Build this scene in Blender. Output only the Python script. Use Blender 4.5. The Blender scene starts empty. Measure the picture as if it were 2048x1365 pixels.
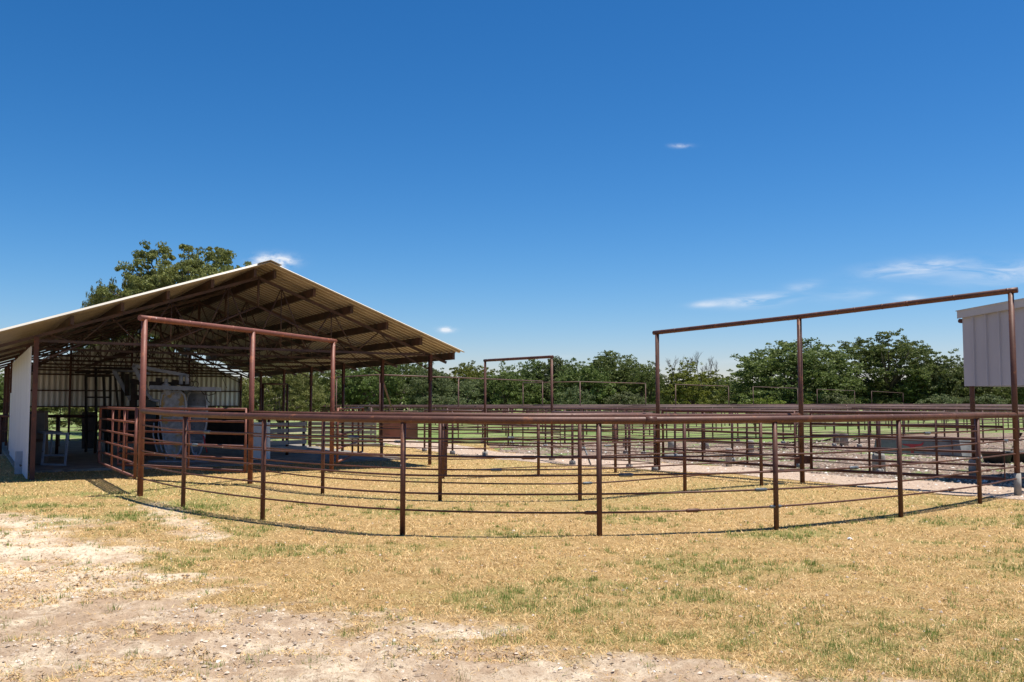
import bpy, math, random
import numpy as np
from mathutils import Vector

# ---------------------------------------------------------------- camera, sky, sun, exposure
SC = bpy.context.scene
F = 1850.0; CX = 1024.0; CY = 682.5; HC = 1.76
PITCH = math.atan(121.5 / F)
cam = bpy.data.cameras.new('camera')
cam.sensor_width = 36.0; cam.lens = F / 2048 * 36; cam.clip_end = 8000; cam.clip_start = .05
camo = bpy.data.objects.new('camera', cam); SC.collection.objects.link(camo)
camo.location = (0, 0, HC); camo.rotation_euler = (math.pi / 2 + PITCH, 0, 0)
SC.camera = camo
SUN = Vector((.27, .015, 1)).normalized()
SUN_EL = math.asin(SUN.z); SUN_ROT = math.atan2(SUN.x, SUN.y)
lamp = bpy.data.lights.new('sun', 'SUN'); lamp.energy = 4.8; lamp.angle = math.radians(.53); lamp.color = (1, .955, .88)
lo = bpy.data.objects.new('sun', lamp); SC.collection.objects.link(lo)
lo.rotation_euler = SUN.to_track_quat('Z', 'Y').to_euler(); lo.location = (0, 0, 60)
SC.view_settings.view_transform = 'Standard'; SC.view_settings.look = 'None'
SC.view_settings.exposure = 0.55; SC.view_settings.gamma = 1.0
SC.render.engine = 'CYCLES'
SC.cycles.max_bounces = 6; SC.cycles.diffuse_bounces = 4; SC.cycles.glossy_bounces = 2
SC.cycles.transmission_bounces = 2; SC.cycles.transparent_max_bounces = 4
SC.cycles.use_denoising = True

def ray(u, v):
    x = u - CX; y = CY - v
    return (x, F * math.cos(PITCH) - y * math.sin(PITCH), F * math.sin(PITCH) + y * math.cos(PITCH))
def G(u, v, z=0.0):            # where the sight line meets height z
    d = ray(u, v); t = (z - HC) / d[2]; return (d[0] * t, d[1] * t, z)
def PT(u, v, Y):               # a point at distance Y
    d = ray(u, v); t = Y / d[1]; return (d[0] * t, Y, HC + d[2] * t)
def ZV(v, Y):                  # height seen at row v at distance Y
    return PT(CX, v, Y)[2]

w = bpy.data.worlds.new('World'); SC.world = w; w.use_nodes = True
nt = w.node_tree; nt.nodes.clear()
def wn(t, **k):
    n = nt.nodes.new(t)
    for a, b in k.items(): setattr(n, a, b)
    return n
def wmath(op, a, b=None, c=None):
    n = wn('ShaderNodeMath', operation=op)
    for i, x in enumerate((a, b, c)):
        if x is None: continue
        if isinstance(x, (int, float)): n.inputs[i].default_value = x
        else: nt.links.new(x, n.inputs[i])
    return n.outputs[0]
sky = wn('ShaderNodeTexSky', sky_type='NISHITA', sun_disc=False)
sky.sun_elevation = SUN_EL; sky.sun_rotation = SUN_ROT; sky.altitude = 200
sky.air_density = 1.0; sky.dust_density = .25; sky.ozone_density = 3.0
hs = wn('ShaderNodeHueSaturation'); hs.inputs['Saturation'].default_value = 1.12; hs.inputs['Value'].default_value = 1.0
nt.links.new(sky.outputs[0], hs.inputs['Color'])
tc = wn('ShaderNodeTexCoord'); sx = wn('ShaderNodeSeparateXYZ'); nt.links.new(tc.outputs['Generated'], sx.inputs[0])
yy = wmath('MAXIMUM', sx.outputs[1], .05)
ca = wmath('DIVIDE', sx.outputs[0], yy); cb = wmath('DIVIDE', sx.outputs[2], yy)
front = wmath('GREATER_THAN', sx.outputs[1], .06)
def wnoise(sa, sb, detail, dist=0.0):
    cv = wn('ShaderNodeCombineXYZ')
    nt.links.new(wmath('MULTIPLY', ca, sa), cv.inputs[0]); nt.links.new(wmath('MULTIPLY', cb, sb), cv.inputs[1])
    n = wn('ShaderNodeTexNoise'); n.inputs['Scale'].default_value = 1; n.inputs['Detail'].default_value = detail
    n.inputs['Roughness'].default_value = .62; n.inputs['Distortion'].default_value = dist
    nt.links.new(cv.outputs[0], n.inputs['Vector']); return n.outputs[0]
n_wisp = wnoise(14, 75, 7, .8); n_puff = wnoise(60, 110, 6, .2)
tot = None
for (u, v, su, sv, amp, kind) in [(1840, 537, 95, 15, 1.0, 0), (2030, 545, 110, 18, .85, 0), (1515, 601, 62, 11, 1.35, 0),
        (1412, 609, 30, 6, .8, 0), (548, 523, 34, 12, 2.6, 1), (892, 660, 15, 5, 1.6, 1), (1362, 292, 18, 4, .8, 1),
        (1815, 598, 30, 7, .6, 0), (1610, 572, 30, 9, .55, 0), (1700, 590, 60, 12, .35, 0), (1100, 716, 60, 5, .3, 0), (1500, 722, 60, 7, .5, 0)]:
    d = ray(u, v); a0 = d[0] / d[1]; b0 = d[2] / d[1]; sa = su / F; sb = sv / F
    da = wmath('DIVIDE', wmath('SUBTRACT', ca, a0), sa); db = wmath('DIVIDE', wmath('SUBTRACT', wmath('SUBTRACT', cb, b0), 0.0 if kind else wmath('MULTIPLY', wmath('SUBTRACT', ca, a0), .08)), sb)
    g = wmath('EXPONENT', wmath('MULTIPLY', wmath('ADD', wmath('MULTIPLY', da, da), wmath('MULTIPLY', db, db)), -1.0))
    nz = wmath('MAXIMUM', wmath('MULTIPLY', wmath('SUBTRACT', n_puff if kind else n_wisp, .34), 2.6), 0.0)
    g = wmath('MULTIPLY', wmath('MULTIPLY', g, nz), amp)
    tot = g if tot is None else wmath('ADD', tot, g)
tot = wmath('MULTIPLY', wmath('MINIMUM', tot, .9), front)
sp = wn('ShaderNodeSeparateColor'); nt.links.new(hs.outputs[0], sp.inputs[0]); cc_ = wn('ShaderNodeCombineColor')
for i_, (ga, gg) in enumerate(((1.80, 1.80), (1.21, 1.25), (1.44, 1.21))):      # a deeper, clearer blue air
    nt.links.new(wmath('MULTIPLY', wmath('POWER', wmath('MULTIPLY', sp.outputs[i_], .095), gg), ga / 1.464 / .095), cc_.inputs[i_])
mx = wn('ShaderNodeMix', data_type='RGBA'); nt.links.new(tot, mx.inputs[0]); nt.links.new(cc_.outputs[0], mx.inputs[6])
mx.inputs[7].default_value = (6.2, 6.5, 7.0, 1)
bg = wn('ShaderNodeBackground'); bg.inputs[1].default_value = .095
nt.links.new(mx.outputs[2], bg.inputs[0]); wo = wn('ShaderNodeOutputWorld'); nt.links.new(bg.outputs[0], wo.inputs[0])

# ---------------------------------------------------------------- materials
def nodemat(name):
    m = bpy.data.materials.new(name); m.use_nodes = True
    t = m.node_tree; return m, t, t.nodes['Principled BSDF']
def noise(t, scale, detail=4, rough=.6, stretch=None, dist=0):
    c = t.nodes.new('ShaderNodeTexCoord'); n = t.nodes.new('ShaderNodeTexNoise')
    n.inputs['Scale'].default_value = scale; n.inputs['Detail'].default_value = detail
    n.inputs['Roughness'].default_value = rough; n.inputs['Distortion'].default_value = dist
    if stretch:
        mp = t.nodes.new('ShaderNodeMapping'); mp.inputs['Scale'].default_value = stretch
        t.links.new(c.outputs['Object'], mp.inputs[0]); t.links.new(mp.outputs[0], n.inputs['Vector'])
    else: t.links.new(c.outputs['Object'], n.inputs['Vector'])
    return n.outputs[0]
def smooth(t, x, lo, hi):
    r = t.nodes.new('ShaderNodeMapRange'); r.interpolation_type = 'SMOOTHSTEP'
    r.inputs[1].default_value = lo; r.inputs[2].default_value = hi; t.links.new(x, r.inputs[0]); return r.outputs[0]
def mix(t, f, a, b):
    m = t.nodes.new('ShaderNodeMix'); m.data_type = 'RGBA'
    if isinstance(f, (int, float)): m.inputs[0].default_value = f
    else: t.links.new(f, m.inputs[0])
    for i, x in ((6, a), (7, b)):
        if isinstance(x, tuple): m.inputs[i].default_value = (*x[:3], 1)
        else: t.links.new(x, m.inputs[i])
    return m.outputs[2]
def tm(t, op, a, b=None):
    n = t.nodes.new('ShaderNodeMath'); n.operation = op
    for i, x in enumerate((a, b)):
        if x is None: continue
        if isinstance(x, (int, float)): n.inputs[i].default_value = x
        else: t.links.new(x, n.inputs[i])
    return n.outputs[0]
def bump(t, bs, h, strength, dist=.01):
    b = t.nodes.new('ShaderNodeBump'); b.inputs['Strength'].default_value = strength; b.inputs['Distance'].default_value = dist
    t.links.new(h, b.inputs['Height']); t.links.new(b.outputs[0], bs.inputs['Normal'])
def simple(name, a, b, scale=4, rough=.6, metal=0, bmp=.2, stretch=None, c=None, lo=.35, hi=.65, clo=.62, chi=.7, cscale=9):
    m, t, bs = nodemat(name)
    col = mix(t, smooth(t, noise(t, scale, 5, .6, stretch), lo, hi), a, b)
    if c: col = mix(t, smooth(t, noise(t, cscale, 4, .6), clo, chi), col, c)
    t.links.new(col, bs.inputs['Base Color']); bs.inputs['Roughness'].default_value = rough; bs.inputs['Metallic'].default_value = metal
    if bmp: bump(t, bs, noise(t, scale * 8, 4), bmp)
    return m
def rustmat(name, a, b, spec, rough=.5):
    m, t, bs = nodemat(name)
    col = mix(t, smooth(t, noise(t, 2.2, 6, .7), .3, .7), a, b)
    col = mix(t, smooth(t, noise(t, 28, 4, .7), .55, .75), col, (a[0] * .55, a[1] * .55, a[2] * .6))
    col = mix(t, smooth(t, noise(t, 6, 5, .75), .56, .68), col, (b[0] * 1.6, b[1] * 1.5, b[2] * 1.1))
    v = t.nodes.new('ShaderNodeTexVoronoi'); v.inputs['Scale'].default_value = 3.1
    cc = t.nodes.new('ShaderNodeTexCoord'); t.links.new(cc.outputs['Object'], v.inputs['Vector'])
    col = mix(t, smooth(t, v.outputs['Distance'], .055, .03), col, spec)
    t.links.new(col, bs.inputs['Base Color'])
    r = tm(t, 'ADD', tm(t, 'MULTIPLY', noise(t, 12, 4), .3), rough - .1); t.links.new(r, bs.inputs['Roughness'])
    bs.inputs['Metallic'].default_value = .15
    bump(t, bs, noise(t, 60, 4), .25, .004)
    return m
M = {}
M['pipe'] = rustmat('rusted_pipe', (.076, .027, .015), (.122, .048, .028), (.5, .42, .36), .5)
M['pipe_dark'] = rustmat('dark_rusted_pipe', (.06, .022, .017), (.10, .036, .026), (.12, .06, .04), .6)
M['pipe_red'] = rustmat('red_rusted_pipe', (.150, .046, .028), (.215, .076, .048), (.4, .3, .25))
M['pipe_far'] = simple('far_rusted_pipe', (.075, .032, .025), (.12, .055, .04), 3, .6, 0, 0)
M['pipe_tan'] = simple('tan_rusted_pipe', (.09, .042, .032), (.15, .07, .045), 3, .6, 0, 0)
M['truss'] = simple('truss_steel', (.036, .019, .015), (.068, .034, .026), 5, .65, 0, .1)
M['purlin'] = simple('purlin_steel', (.034, .018, .014), (.075, .034, .022), 3, .6, 0, .1)
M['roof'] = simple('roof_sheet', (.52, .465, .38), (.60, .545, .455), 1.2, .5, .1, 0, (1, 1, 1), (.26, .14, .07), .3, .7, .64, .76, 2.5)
M['roof_rib'] = simple('roof_sheet_shaded_rib', (.20, .15, .11), (.28, .22, .165), 1.2, .6, .1, 0, (1, 1, 1))  # darker brown painted on the roof ribs in place of their shading
M['sheet_rib'] = simple('sheet_shaded_rib', (.38, .365, .34), (.46, .44, .415), 1.2, .6, .1, 0, (1, 1, .3))  # greyer tone that paints the shade stripes of the back wall ribs
M['sheet'] = simple('galvanised_sheet', (.72, .715, .70), (.80, .795, .78), .9, .5, .1, 0, (1, 1, .25), (.33, .25, .18), .3, .7, .66, .8, 1.3)
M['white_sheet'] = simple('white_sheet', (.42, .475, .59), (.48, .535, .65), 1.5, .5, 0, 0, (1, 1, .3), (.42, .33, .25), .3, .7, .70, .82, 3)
M['barn'] = simple('pale_metal_cladding', (.38, .385, .43), (.43, .435, .48), .8, .45, 0, 0, (1, 1, .3))
M['barn_trim'] = simple('grey_trim', (.40, .40, .41), (.46, .46, .47), .8, .4, 0, 0)
M['concrete'] = simple('concrete', (.25, .235, .21), (.36, .34, .305), 3, .85, 0, .4, None, (.2, .18, .16))
M['trough_concrete'] = simple('trough_concrete', (.15, .15, .145), (.23, .23, .22), 2.5, .85, 0, .4)
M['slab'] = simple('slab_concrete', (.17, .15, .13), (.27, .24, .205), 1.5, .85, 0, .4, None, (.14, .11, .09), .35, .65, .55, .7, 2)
M['grey_paint'] = simple('grey_paint', (.27, .31, .38), (.38, .42, .50), 5, .5, .1, .1, None, (.12, .08, .06))
M['dark_grey_paint'] = simple('dark_grey_paint', (.13, .15, .18), (.22, .245, .28), 5, .5, .1, .1, None, (.10, .07, .05))
M['worn_paint'] = simple('worn_paint', (.26, .28, .31), (.50, .53, .57), 7, .55, .1, .1, None, (.44, .31, .12), .3, .7, .52, .60, 2.3)
M['rim_paint'] = simple('light_grey_paint', (.34, .37, .42), (.50, .54, .60), 7, .5, .1, .1, None, (.12, .08, .06))
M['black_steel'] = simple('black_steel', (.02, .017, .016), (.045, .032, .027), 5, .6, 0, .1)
M['white_enamel'] = simple('white_enamel', (.66, .68, .70), (.74, .76, .78), 2, .35, 0, 0, None, (.38, .2, .1), .3, .7, .68, .78, 3)
M['brown_board'] = simple('brown_board', (.12, .08, .055), (.2, .14, .10), 2, .8, 0, .2, (1, 1, .3))
M['red_sheet'] = simple('red_sheet', (.24, .075, .045), (.30, .10, .06), 2, .6, 0, .1)
M['grey_plank'] = simple('grey_plank', (.24, .215, .19), (.33, .30, .27), 2, .7, 0, .2, (.3, .3, 4))
M['sleeve'] = simple('sleeve_steel', (.06, .072, .085), (.15, .165, .18), 20, .5, .3, .1)
M['white_plastic'] = simple('white_plastic', (.6, .58, .52), (.75, .73, .68), 8, .5, 0, 0)
M['rubber'] = simple('black_rubber', (.015, .015, .016), (.035, .033, .032), 5, .7, 0, .2)
M['red_paint'] = simple('red_paint', (.45, .03, .035), (.55, .05, .05), 5, .5, 0, 0)
M['bark'] = simple('bark', (.06, .045, .035), (.13, .10, .08), 3, .9, 0, .5, (1, 1, .3))
M['dead_twig'] = simple('dead_twig', (.09, .07, .06), (.16, .13, .11), 3, .9, 0, 0)
def leafmat(name, a, b, tr):
    m, t, bs = nodemat(name)
    oi = t.nodes.new('ShaderNodeObjectInfo')
    at = t.nodes.new('ShaderNodeAttribute'); at.attribute_name = 'tone'
    col = mix(t, at.outputs['Fac'], a, b)
    h = t.nodes.new('ShaderNodeHueSaturation'); t.links.new(col, h.inputs['Color'])
    t.links.new(tm(t, 'ADD', tm(t, 'MULTIPLY', oi.outputs['Random'], .03), .487), h.inputs['Hue'])
    t.links.new(tm(t, 'ADD', tm(t, 'MULTIPLY', oi.outputs['Random'], .3), .85), h.inputs['Value'])
    t.links.new(h.outputs[0], bs.inputs['Base Color']); bs.inputs['Roughness'].default_value = .55
    bs.inputs['Specular IOR Level'].default_value = .18
    tl = t.nodes.new('ShaderNodeBsdfTranslucent'); ms = t.nodes.new('ShaderNodeMixShader')
    t.links.new(h.outputs[0], tl.inputs[0]); ms.inputs[0].default_value = tr
    t.links.new(bs.outputs[0], ms.inputs[1]); t.links.new(tl.outputs[0], ms.inputs[2])
    t.links.new(ms.outputs[0], t.nodes['Material Output'].inputs[0]); return m
M['leaf'] = leafmat('oak_leaves', (.060, .080, .020), (.185, .215, .062), .3)
M['leaf_near'] = leafmat('near_oak_leaves', (.085, .105, .025), (.29, .29, .095), .3)
M['leaf_yel'] = leafmat('yellow_green_leaves', (.10, .125, .018), (.25, .27, .05), .35)
M['leaf_grey'] = leafmat('grey_green_leaves', (.078, .10, .036), (.20, .225, .095), .3)
def colmat(name, rough=.85, tr=0):
    m, t, bs = nodemat(name)
    at = t.nodes.new('ShaderNodeAttribute'); at.attribute_name = 'col'
    t.links.new(at.outputs['Color'], bs.inputs['Base Color']); bs.inputs['Roughness'].default_value = rough
    bs.inputs['Specular IOR Level'].default_value = .15
    if tr:
        tl = t.nodes.new('ShaderNodeBsdfTranslucent'); ms = t.nodes.new('ShaderNodeMixShader')
        t.links.new(at.outputs['Color'], tl.inputs[0]); ms.inputs[0].default_value = tr
        t.links.new(bs.outputs[0], ms.inputs[1]); t.links.new(tl.outputs[0], ms.inputs[2])
        t.links.new(ms.outputs[0], t.nodes['Material Output'].inputs[0])
    return m
M['blade'] = colmat('grass_blades', .7, .25)
M['stone'] = colmat('stones', .85)

# ---------------------------------------------------------------- helpers
COL = SC.collection
def tag(o, label=None, cat=None, group=None, kind=None):
    if label: o['label'] = label
    if cat: o['category'] = cat
    if group: o['group'] = group
    if kind: o['kind'] = kind
    return o
class Th:                      # a thing: an Empty at its base that parents its parts
    def __init__(s, name, loc, label, cat, group=None):
        s.o = bpy.data.objects.new(name, None); COL.objects.link(s.o); s.o.location = loc
        s.o.empty_display_size = .2; s.org = Vector(loc); tag(s.o, label, cat, group)
class MB:                      # collects shapes given in world coordinates
    def __init__(s): s.v = []; s.f = []; s.sm = []
    def tube(s, pts, r, n=8, caps=True):
        pts = [Vector(p) for p in pts]; k = len(pts); rs = r if isinstance(r, (list, tuple)) else [r] * k
        b = len(s.v); prev = None
        for i, p in enumerate(pts):
            d = (pts[min(i + 1, k - 1)] - pts[max(i - 1, 0)]).normalized()
            if prev is None:
                a = Vector((0, 0, 1)) if abs(d.z) < .9 else Vector((1, 0, 0)); x = d.cross(a).normalized()
            else: x = (prev - d * prev.dot(d)).normalized()
            prev = x; y = d.cross(x)
            for j in range(n):
                t = 2 * math.pi * j / n; s.v.append(p + (x * math.cos(t) + y * math.sin(t)) * rs[i])
        for i in range(k - 1):
            for j in range(n):
                a = b + i * n + j; c = b + i * n + (j + 1) % n
                s.f.append((a, c, c + n, a + n)); s.sm.append(True)
        if caps:
            s.f.append(tuple(b + j for j in range(n))[::-1]); s.sm.append(False)
            s.f.append(tuple(b + (k - 1) * n + j for j in range(n))); s.sm.append(False)
        return s
    def beam(s, p, q, w, h, up=(0, 0, 1)):   # box from p to q, w sideways, h along up
        p = Vector(p); q = Vector(q); d = (q - p).normalized(); u = Vector(up)
        x = d.cross(u)
        if x.length < 1e-3: x = d.cross(Vector((1, 0, 0)))
        x.normalize(); y = x.cross(d).normalized(); b = len(s.v)
        for e in (p, q):
            for sx_, sy_ in ((-1, -1), (1, -1), (1, 1), (-1, 1)): s.v.append(e + x * w / 2 * sx_ + y * h / 2 * sy_)
        for f in ((0, 3, 2, 1), (4, 5, 6, 7), (0, 1, 5, 4), (1, 2, 6, 5), (2, 3, 7, 6), (3, 0, 4, 7)):
            s.f.append(tuple(b + i for i in f)); s.sm.append(False)
        return s
    def prism(s, poly, off):     # polygon (3D points) extruded by a vector
        b = len(s.v); n = len(poly); off = Vector(off)
        s.v += [Vector(p) for p in poly] + [Vector(p) + off for p in poly]
        s.f.append(tuple(b + i for i in range(n))[::-1]); s.f.append(tuple(b + n + i for i in range(n)))
        s.sm += [False, False]
        for i in range(n):
            j = (i + 1) % n; s.f.append((b + i, b + j, b + n + j, b + n + i)); s.sm.append(False)
        return s
    def lathe(s, c, prof, n=16):
        b = len(s.v); c = Vector(c)
        for r, z in prof:
            for j in range(n):
                t = 2 * math.pi * j / n; s.v.append(c + Vector((r * math.cos(t), r * math.sin(t), z)))
        for i in range(len(prof) - 1):
            for j in range(n):
                a = b + i * n + j; d = b + i * n + (j + 1) % n; s.f.append((a, d, d + n, a + n)); s.sm.append(True)
        s.f.append(tuple(b + j for j in range(n))[::-1]); s.sm.append(False)
        s.f.append(tuple(b + (len(prof) - 1) * n + j for j in range(n))); s.sm.append(False)
        return s
    def build(s, name, mat, th=None, parent=None, **k):
        org = th.org if th else Vector((0, 0, 0))
        me = bpy.data.meshes.new(name); me.from_pydata([tuple(v - org) for v in s.v], [], s.f)
        me.polygons.foreach_set('use_smooth', s.sm); me.update()
        me.materials.append(M[mat]); o = bpy.data.objects.new(name, me); COL.objects.link(o)
        if th: o.parent = parent if parent else th.o
        tag(o, **k) if k else None
        return o
def npmesh(name, verts, faces, mat, col=None, tone=None, smooth=False):
    me = bpy.data.meshes.new(name); nv = len(verts); nf, k = faces.shape
    me.vertices.add(nv); me.vertices.foreach_set('co', verts.astype(np.float32).ravel())
    me.loops.add(nf * k); me.loops.foreach_set('vertex_index', faces.astype(np.int32).ravel())
    me.polygons.add(nf); me.polygons.foreach_set('loop_start', np.arange(0, nf * k, k, dtype=np.int32))
    me.polygons.foreach_set('use_smooth', np.full(nf, smooth))
    me.update(calc_edges=True)
    if col is not None:
        a = me.attributes.new('col', 'FLOAT_COLOR', 'POINT')
        a.data.foreach_set('color', np.c_[col, np.ones(nv)].astype(np.float32).ravel())
    if tone is not None:
        a = me.attributes.new('tone', 'FLOAT', 'POINT'); a.data.foreach_set('value', tone.astype(np.float32))
    me.materials.append(M[mat]); return me
def welded(pts, r, every=1.3, seed=0):
    rr = random.Random(seed); P = [Vector(p) for p in pts]; out = [P[0]]; rs = [r]
    for a, b in zip(P[:-1], P[1:]):
        L_ = (b - a).length; d = (b - a).normalized(); x = rr.uniform(.1, every) + .05
        while x < L_ - .08:
            for o_, k in ((-.030, 1), (-.014, 1), (-.009, 1.07), (.009, 1.07), (.014, 1), (.030, 1)): out.append(a + d * (x + o_)); rs.append(r * k)
            x += rr.uniform(.25, 1) * every
        out.append(b); rs.append(r)
    return out, rs
def smoothcurve(pts, n=6):     # Catmull-Rom through the points
    p = [Vector(x) for x in pts]; p = [p[0] * 2 - p[1]] + p + [p[-1] * 2 - p[-2]]; out = []
    for i in range(1, len(p) - 2):
        for j in range(n):
            t = j / n; a, b, c, d = p[i - 1], p[i], p[i + 1], p[i + 2]
            out.append(.5 * (2 * b + (c - a) * t + (2 * a - 5 * b + 4 * c - d) * t * t + (3 * b - a - 3 * c + d) * t ** 3))
    out.append(p[-2]); return out
rng = np.random.default_rng(7); random.seed(7)
_tab = np.random.default_rng(3).random((256, 256))
def vnoise(x, y):
    xi = np.floor(x).astype(int); yi = np.floor(y).astype(int); fx = x - xi; fy = y - yi
    fx = fx * fx * (3 - 2 * fx); fy = fy * fy * (3 - 2 * fy); g = lambda a, b: _tab[a % 256, b % 256]
    return (g(xi, yi) * (1 - fx) + g(xi + 1, yi) * fx) * (1 - fy) + (g(xi, yi + 1) * (1 - fx) + g(xi + 1, yi + 1) * fx) * fy
def fbm(x, y, o=4):
    s = 0; a = .5; t = 0
    for i in range(o): s = s + a * vnoise(x + 17 * i, y + 31 * i); t += a; a *= .5; x = x * 2.03; y = y * 2.03
    return s / t
def sstep(x, a, b):
    t = np.clip((x - a) / (b - a), 0, 1); return t * t * (3 - 2 * t)

# ---------------------------------------------------------------- ground zones
dirt_edge = sorted([G(*q)[:2] for q in [(-150, 1020), (0, 1034), (120, 1058), (230, 1108), (400, 1162), (460, 1186), (600, 1205), (760, 1238), (950, 1252), (1150, 1305), (1400, 1322), (1560, 1342), (2048, 1400)]])
DX = np.array([p[0] for p in dirt_edge]); DY = np.array([p[1] for p in dirt_edge])
def dirtmask(x, y):
    yb = np.interp(x, DX, DY); n = fbm(x * .9 + 5, y * 1.3, 5) - .5; n2 = fbm(x * 4, y * 5 + 9, 3) - .5
    d = (yb - y) / (.12 * y) + n * 3.0 + n2 * 1.0
    m = sstep(d, -.35, .55)
    # worn streak beside the end post and straw patches on the dirt
    sx_, sy_ = G(300, 1010)[:2]; ex, ey = G(420, 1075)[:2]
    tt = np.clip(((x - sx_) * (ex - sx_) + (y - sy_) * (ey - sy_)) / ((ex - sx_) ** 2 + (ey - sy_) ** 2), 0, 1)
    ds = np.hypot(x - sx_ - tt * (ex - sx_), y - sy_ - tt * (ey - sy_))
    m = np.maximum(m, .8 * sstep(.35 - ds + (fbm(x * 3, y * 3) - .5) * .8, 0, .25))
    return m
def greenmask(x, y):
    n = fbm(x * .55 + 40, y * .8 + 3, 4)
    g = sstep(n, .52, .72) * .42 + .16 * sstep(y, 13, 17) * sstep(fbm(x * .9, y * .7 + 50, 4), .40, .62)
    left = np.exp(-((x + 8.2) / 2.6) ** 2 - ((y - 15.6) / 3.2) ** 2); right = np.exp(-((x - 6.0) / 3.5) ** 2 - ((y - 11.6) / 1.8) ** 2)
    rf = np.exp(-((x - 3.2) / 2.6) ** 2 - ((y - 6.6) / 1.1) ** 2)
    g = g + 1.5 * left * sstep(fbm(x * 1.1, y * 1.4 + 7, 4), .42, .62) + .8 * right * sstep(n, .40, .6) + .5 * rf * sstep(fbm(x * 1.7, y * 2, 4), .4, .6)
    return np.clip(g, 0, 1)
def pasture(x, y):
    yl = np.interp(x, [-60, -20, -12, -2, 4, 12, 30, 80], [33, 34, 36, 38, 38, 34, 36, 36])
    return sstep(y - yl + (fbm(x * .4, y * .3, 3) - .5) * 5, -1, 2.5)
def relief(x, y):
    k = 1 - sstep(y, 11, 15.5); dm = dirtmask(x, y)
    return k * ((fbm(x * 1.1, y * 1.1 + 3, 3) - .5) * .05 + dm * (fbm(x * 5, y * 6, 4) - .5) * .13)

m, t, bs = nodemat('ground'); M['ground'] = m
def attr(t, n):
    a = t.nodes.new('ShaderNodeAttribute'); a.attribute_name = n; return a.outputs['Fac']
straw = mix(t, smooth(t, noise(t, 5, 8, .75), .3, .7), (.36, .22, .08), (.80, .565, .28))
straw = mix(t, smooth(t, noise(t, .8, 6, .7), .50, .66), straw, (.50, .385, .15))
straw = mix(t, smooth(t, noise(t, 55, 5, .8), .40, .62), (.26, .155, .06), straw)
grn = mix(t, smooth(t, noise(t, 30, 4, .8), .35, .65), (.20, .19, .06), (.38, .34, .12))
dirt = mix(t, smooth(t, noise(t, 1.3, 8, .75), .38, .60), (.52, .365, .235), (.84, .69, .50))
dirt = mix(t, tm(t, 'MULTIPLY', attr(t, 'churn'), smooth(t, noise(t, 3.5, 7, .8), .36, .60)), dirt, (.44, .31, .205))
dirt = mix(t, smooth(t, noise(t, 24, 6, .8), .34, .50), (.33, .225, .145), dirt)
dirt = mix(t, smooth(t, noise(t, 75, 4, .7), .60, .66), dirt, (.24, .165, .11))
past = mix(t, smooth(t, noise(t, .35, 6, .7, (1, .4, 1)), .35, .65), (.145, .205, .06), (.27, .29, .115))
past = mix(t, smooth(t, noise(t, .22, 5, .7, (.5, 1.6, 1)), .52, .60), past, (.42, .34, .22))
past = mix(t, smooth(t, noise(t, 9, 5, .8, (1, .35, 1)), .35, .6), (.11, .18, .045), past)
c1 = mix(t, tm(t, 'MULTIPLY', attr(t, 'green'), .8), straw, grn)
c2 = mix(t, attr(t, 'dirt'), c1, dirt); c3 = mix(t, attr(t, 'pasture'), c2, past)
t.links.new(c3, bs.inputs['Base Color']); bs.inputs['Roughness'].default_value = .95; bs.inputs['Specular IOR Level'].default_value = .1
bump(t, bs, tm(t, 'ADD', noise(t, 30, 6, .8), noise(t, 6, 4, .7)), .9, .03)
def axis(lo, hi, st, far, gr=1.18):
    a = list(np.arange(lo, hi, st)); x = a[-1]; s_ = st
    while x < far: s_ *= gr; x += s_; a.append(x)
    x = a[0]; s_ = st; b = []
    while x > -far if lo < 0 else x > -60: s_ *= gr; x -= s_; b.append(x)
    return np.array(b[::-1] + a)
gx = axis(-10, 12, .085, 3500, 1.12); gy = axis(4.6, 12, .06, 3500, 1.1)
XX, YY = np.meshgrid(gx, gy); x = XX.ravel(); y = YY.ravel(); z = relief(x, y)
nx = len(gx); i, j = np.meshgrid(np.arange(len(gy) - 1), np.arange(nx - 1), indexing='ij'); q = (i * nx + j).ravel()
me = npmesh('ground', np.c_[x, y, z], np.c_[q, q + 1, q + nx + 1, q + nx], 'ground', smooth=True)
for n_, f_ in (('dirt', dirtmask(x, y)), ('green', greenmask(x, y)), ('pasture', pasture(x, y)), ('churn', np.clip(np.exp(-((y - 7.6) / .9) ** 2) * sstep(-x, -1.5, 2.5) + .5 * np.exp(-((y - 6.3) / .6) ** 2) + .15, 0, 1))):
    a = me.attributes.new(n_, 'FLOAT', 'POINT'); a.data.foreach_set('value', f_.astype(np.float32))
o = bpy.data.objects.new('ground', me); COL.objects.link(o); tag(o, kind='structure')

# gravel path and gravel yard lie a few millimetres above
def gravelmat(name, a, b, c, weed):
    m, t, bs = nodemat(name)
    v = t.nodes.new('ShaderNodeTexVoronoi'); v.inputs['Scale'].default_value = 22
    cc = t.nodes.new('ShaderNodeTexCoord'); t.links.new(cc.outputs['Object'], v.inputs['Vector'])
    bw = t.nodes.new('ShaderNodeSeparateColor'); t.links.new(v.outputs['Color'], bw.inputs[0])
    col = mix(t, bw.outputs[0], a, b); col = mix(t, smooth(t, noise(t, 1.2, 6, .7), .45, .65), col, c)
    if weed: col = mix(t, smooth(t, noise(t, .45, 6, .75), .52, .59), col, (.14, .20, .05))
    t.links.new(col, bs.inputs['Base Color']); bs.inputs['Roughness'].default_value = .95
    bump(t, bs, noise(t, 40, 5, .8), .8, .03); return m
M['path'] = gravelmat('gravel_path', (.34, .24, .17), (.57, .43, .315), (.46, .335, .24), False)
M['yard'] = gravelmat('gravel_yard', (.11, .07, .045), (.38, .26, .19), (.13, .08, .05), True)
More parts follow.
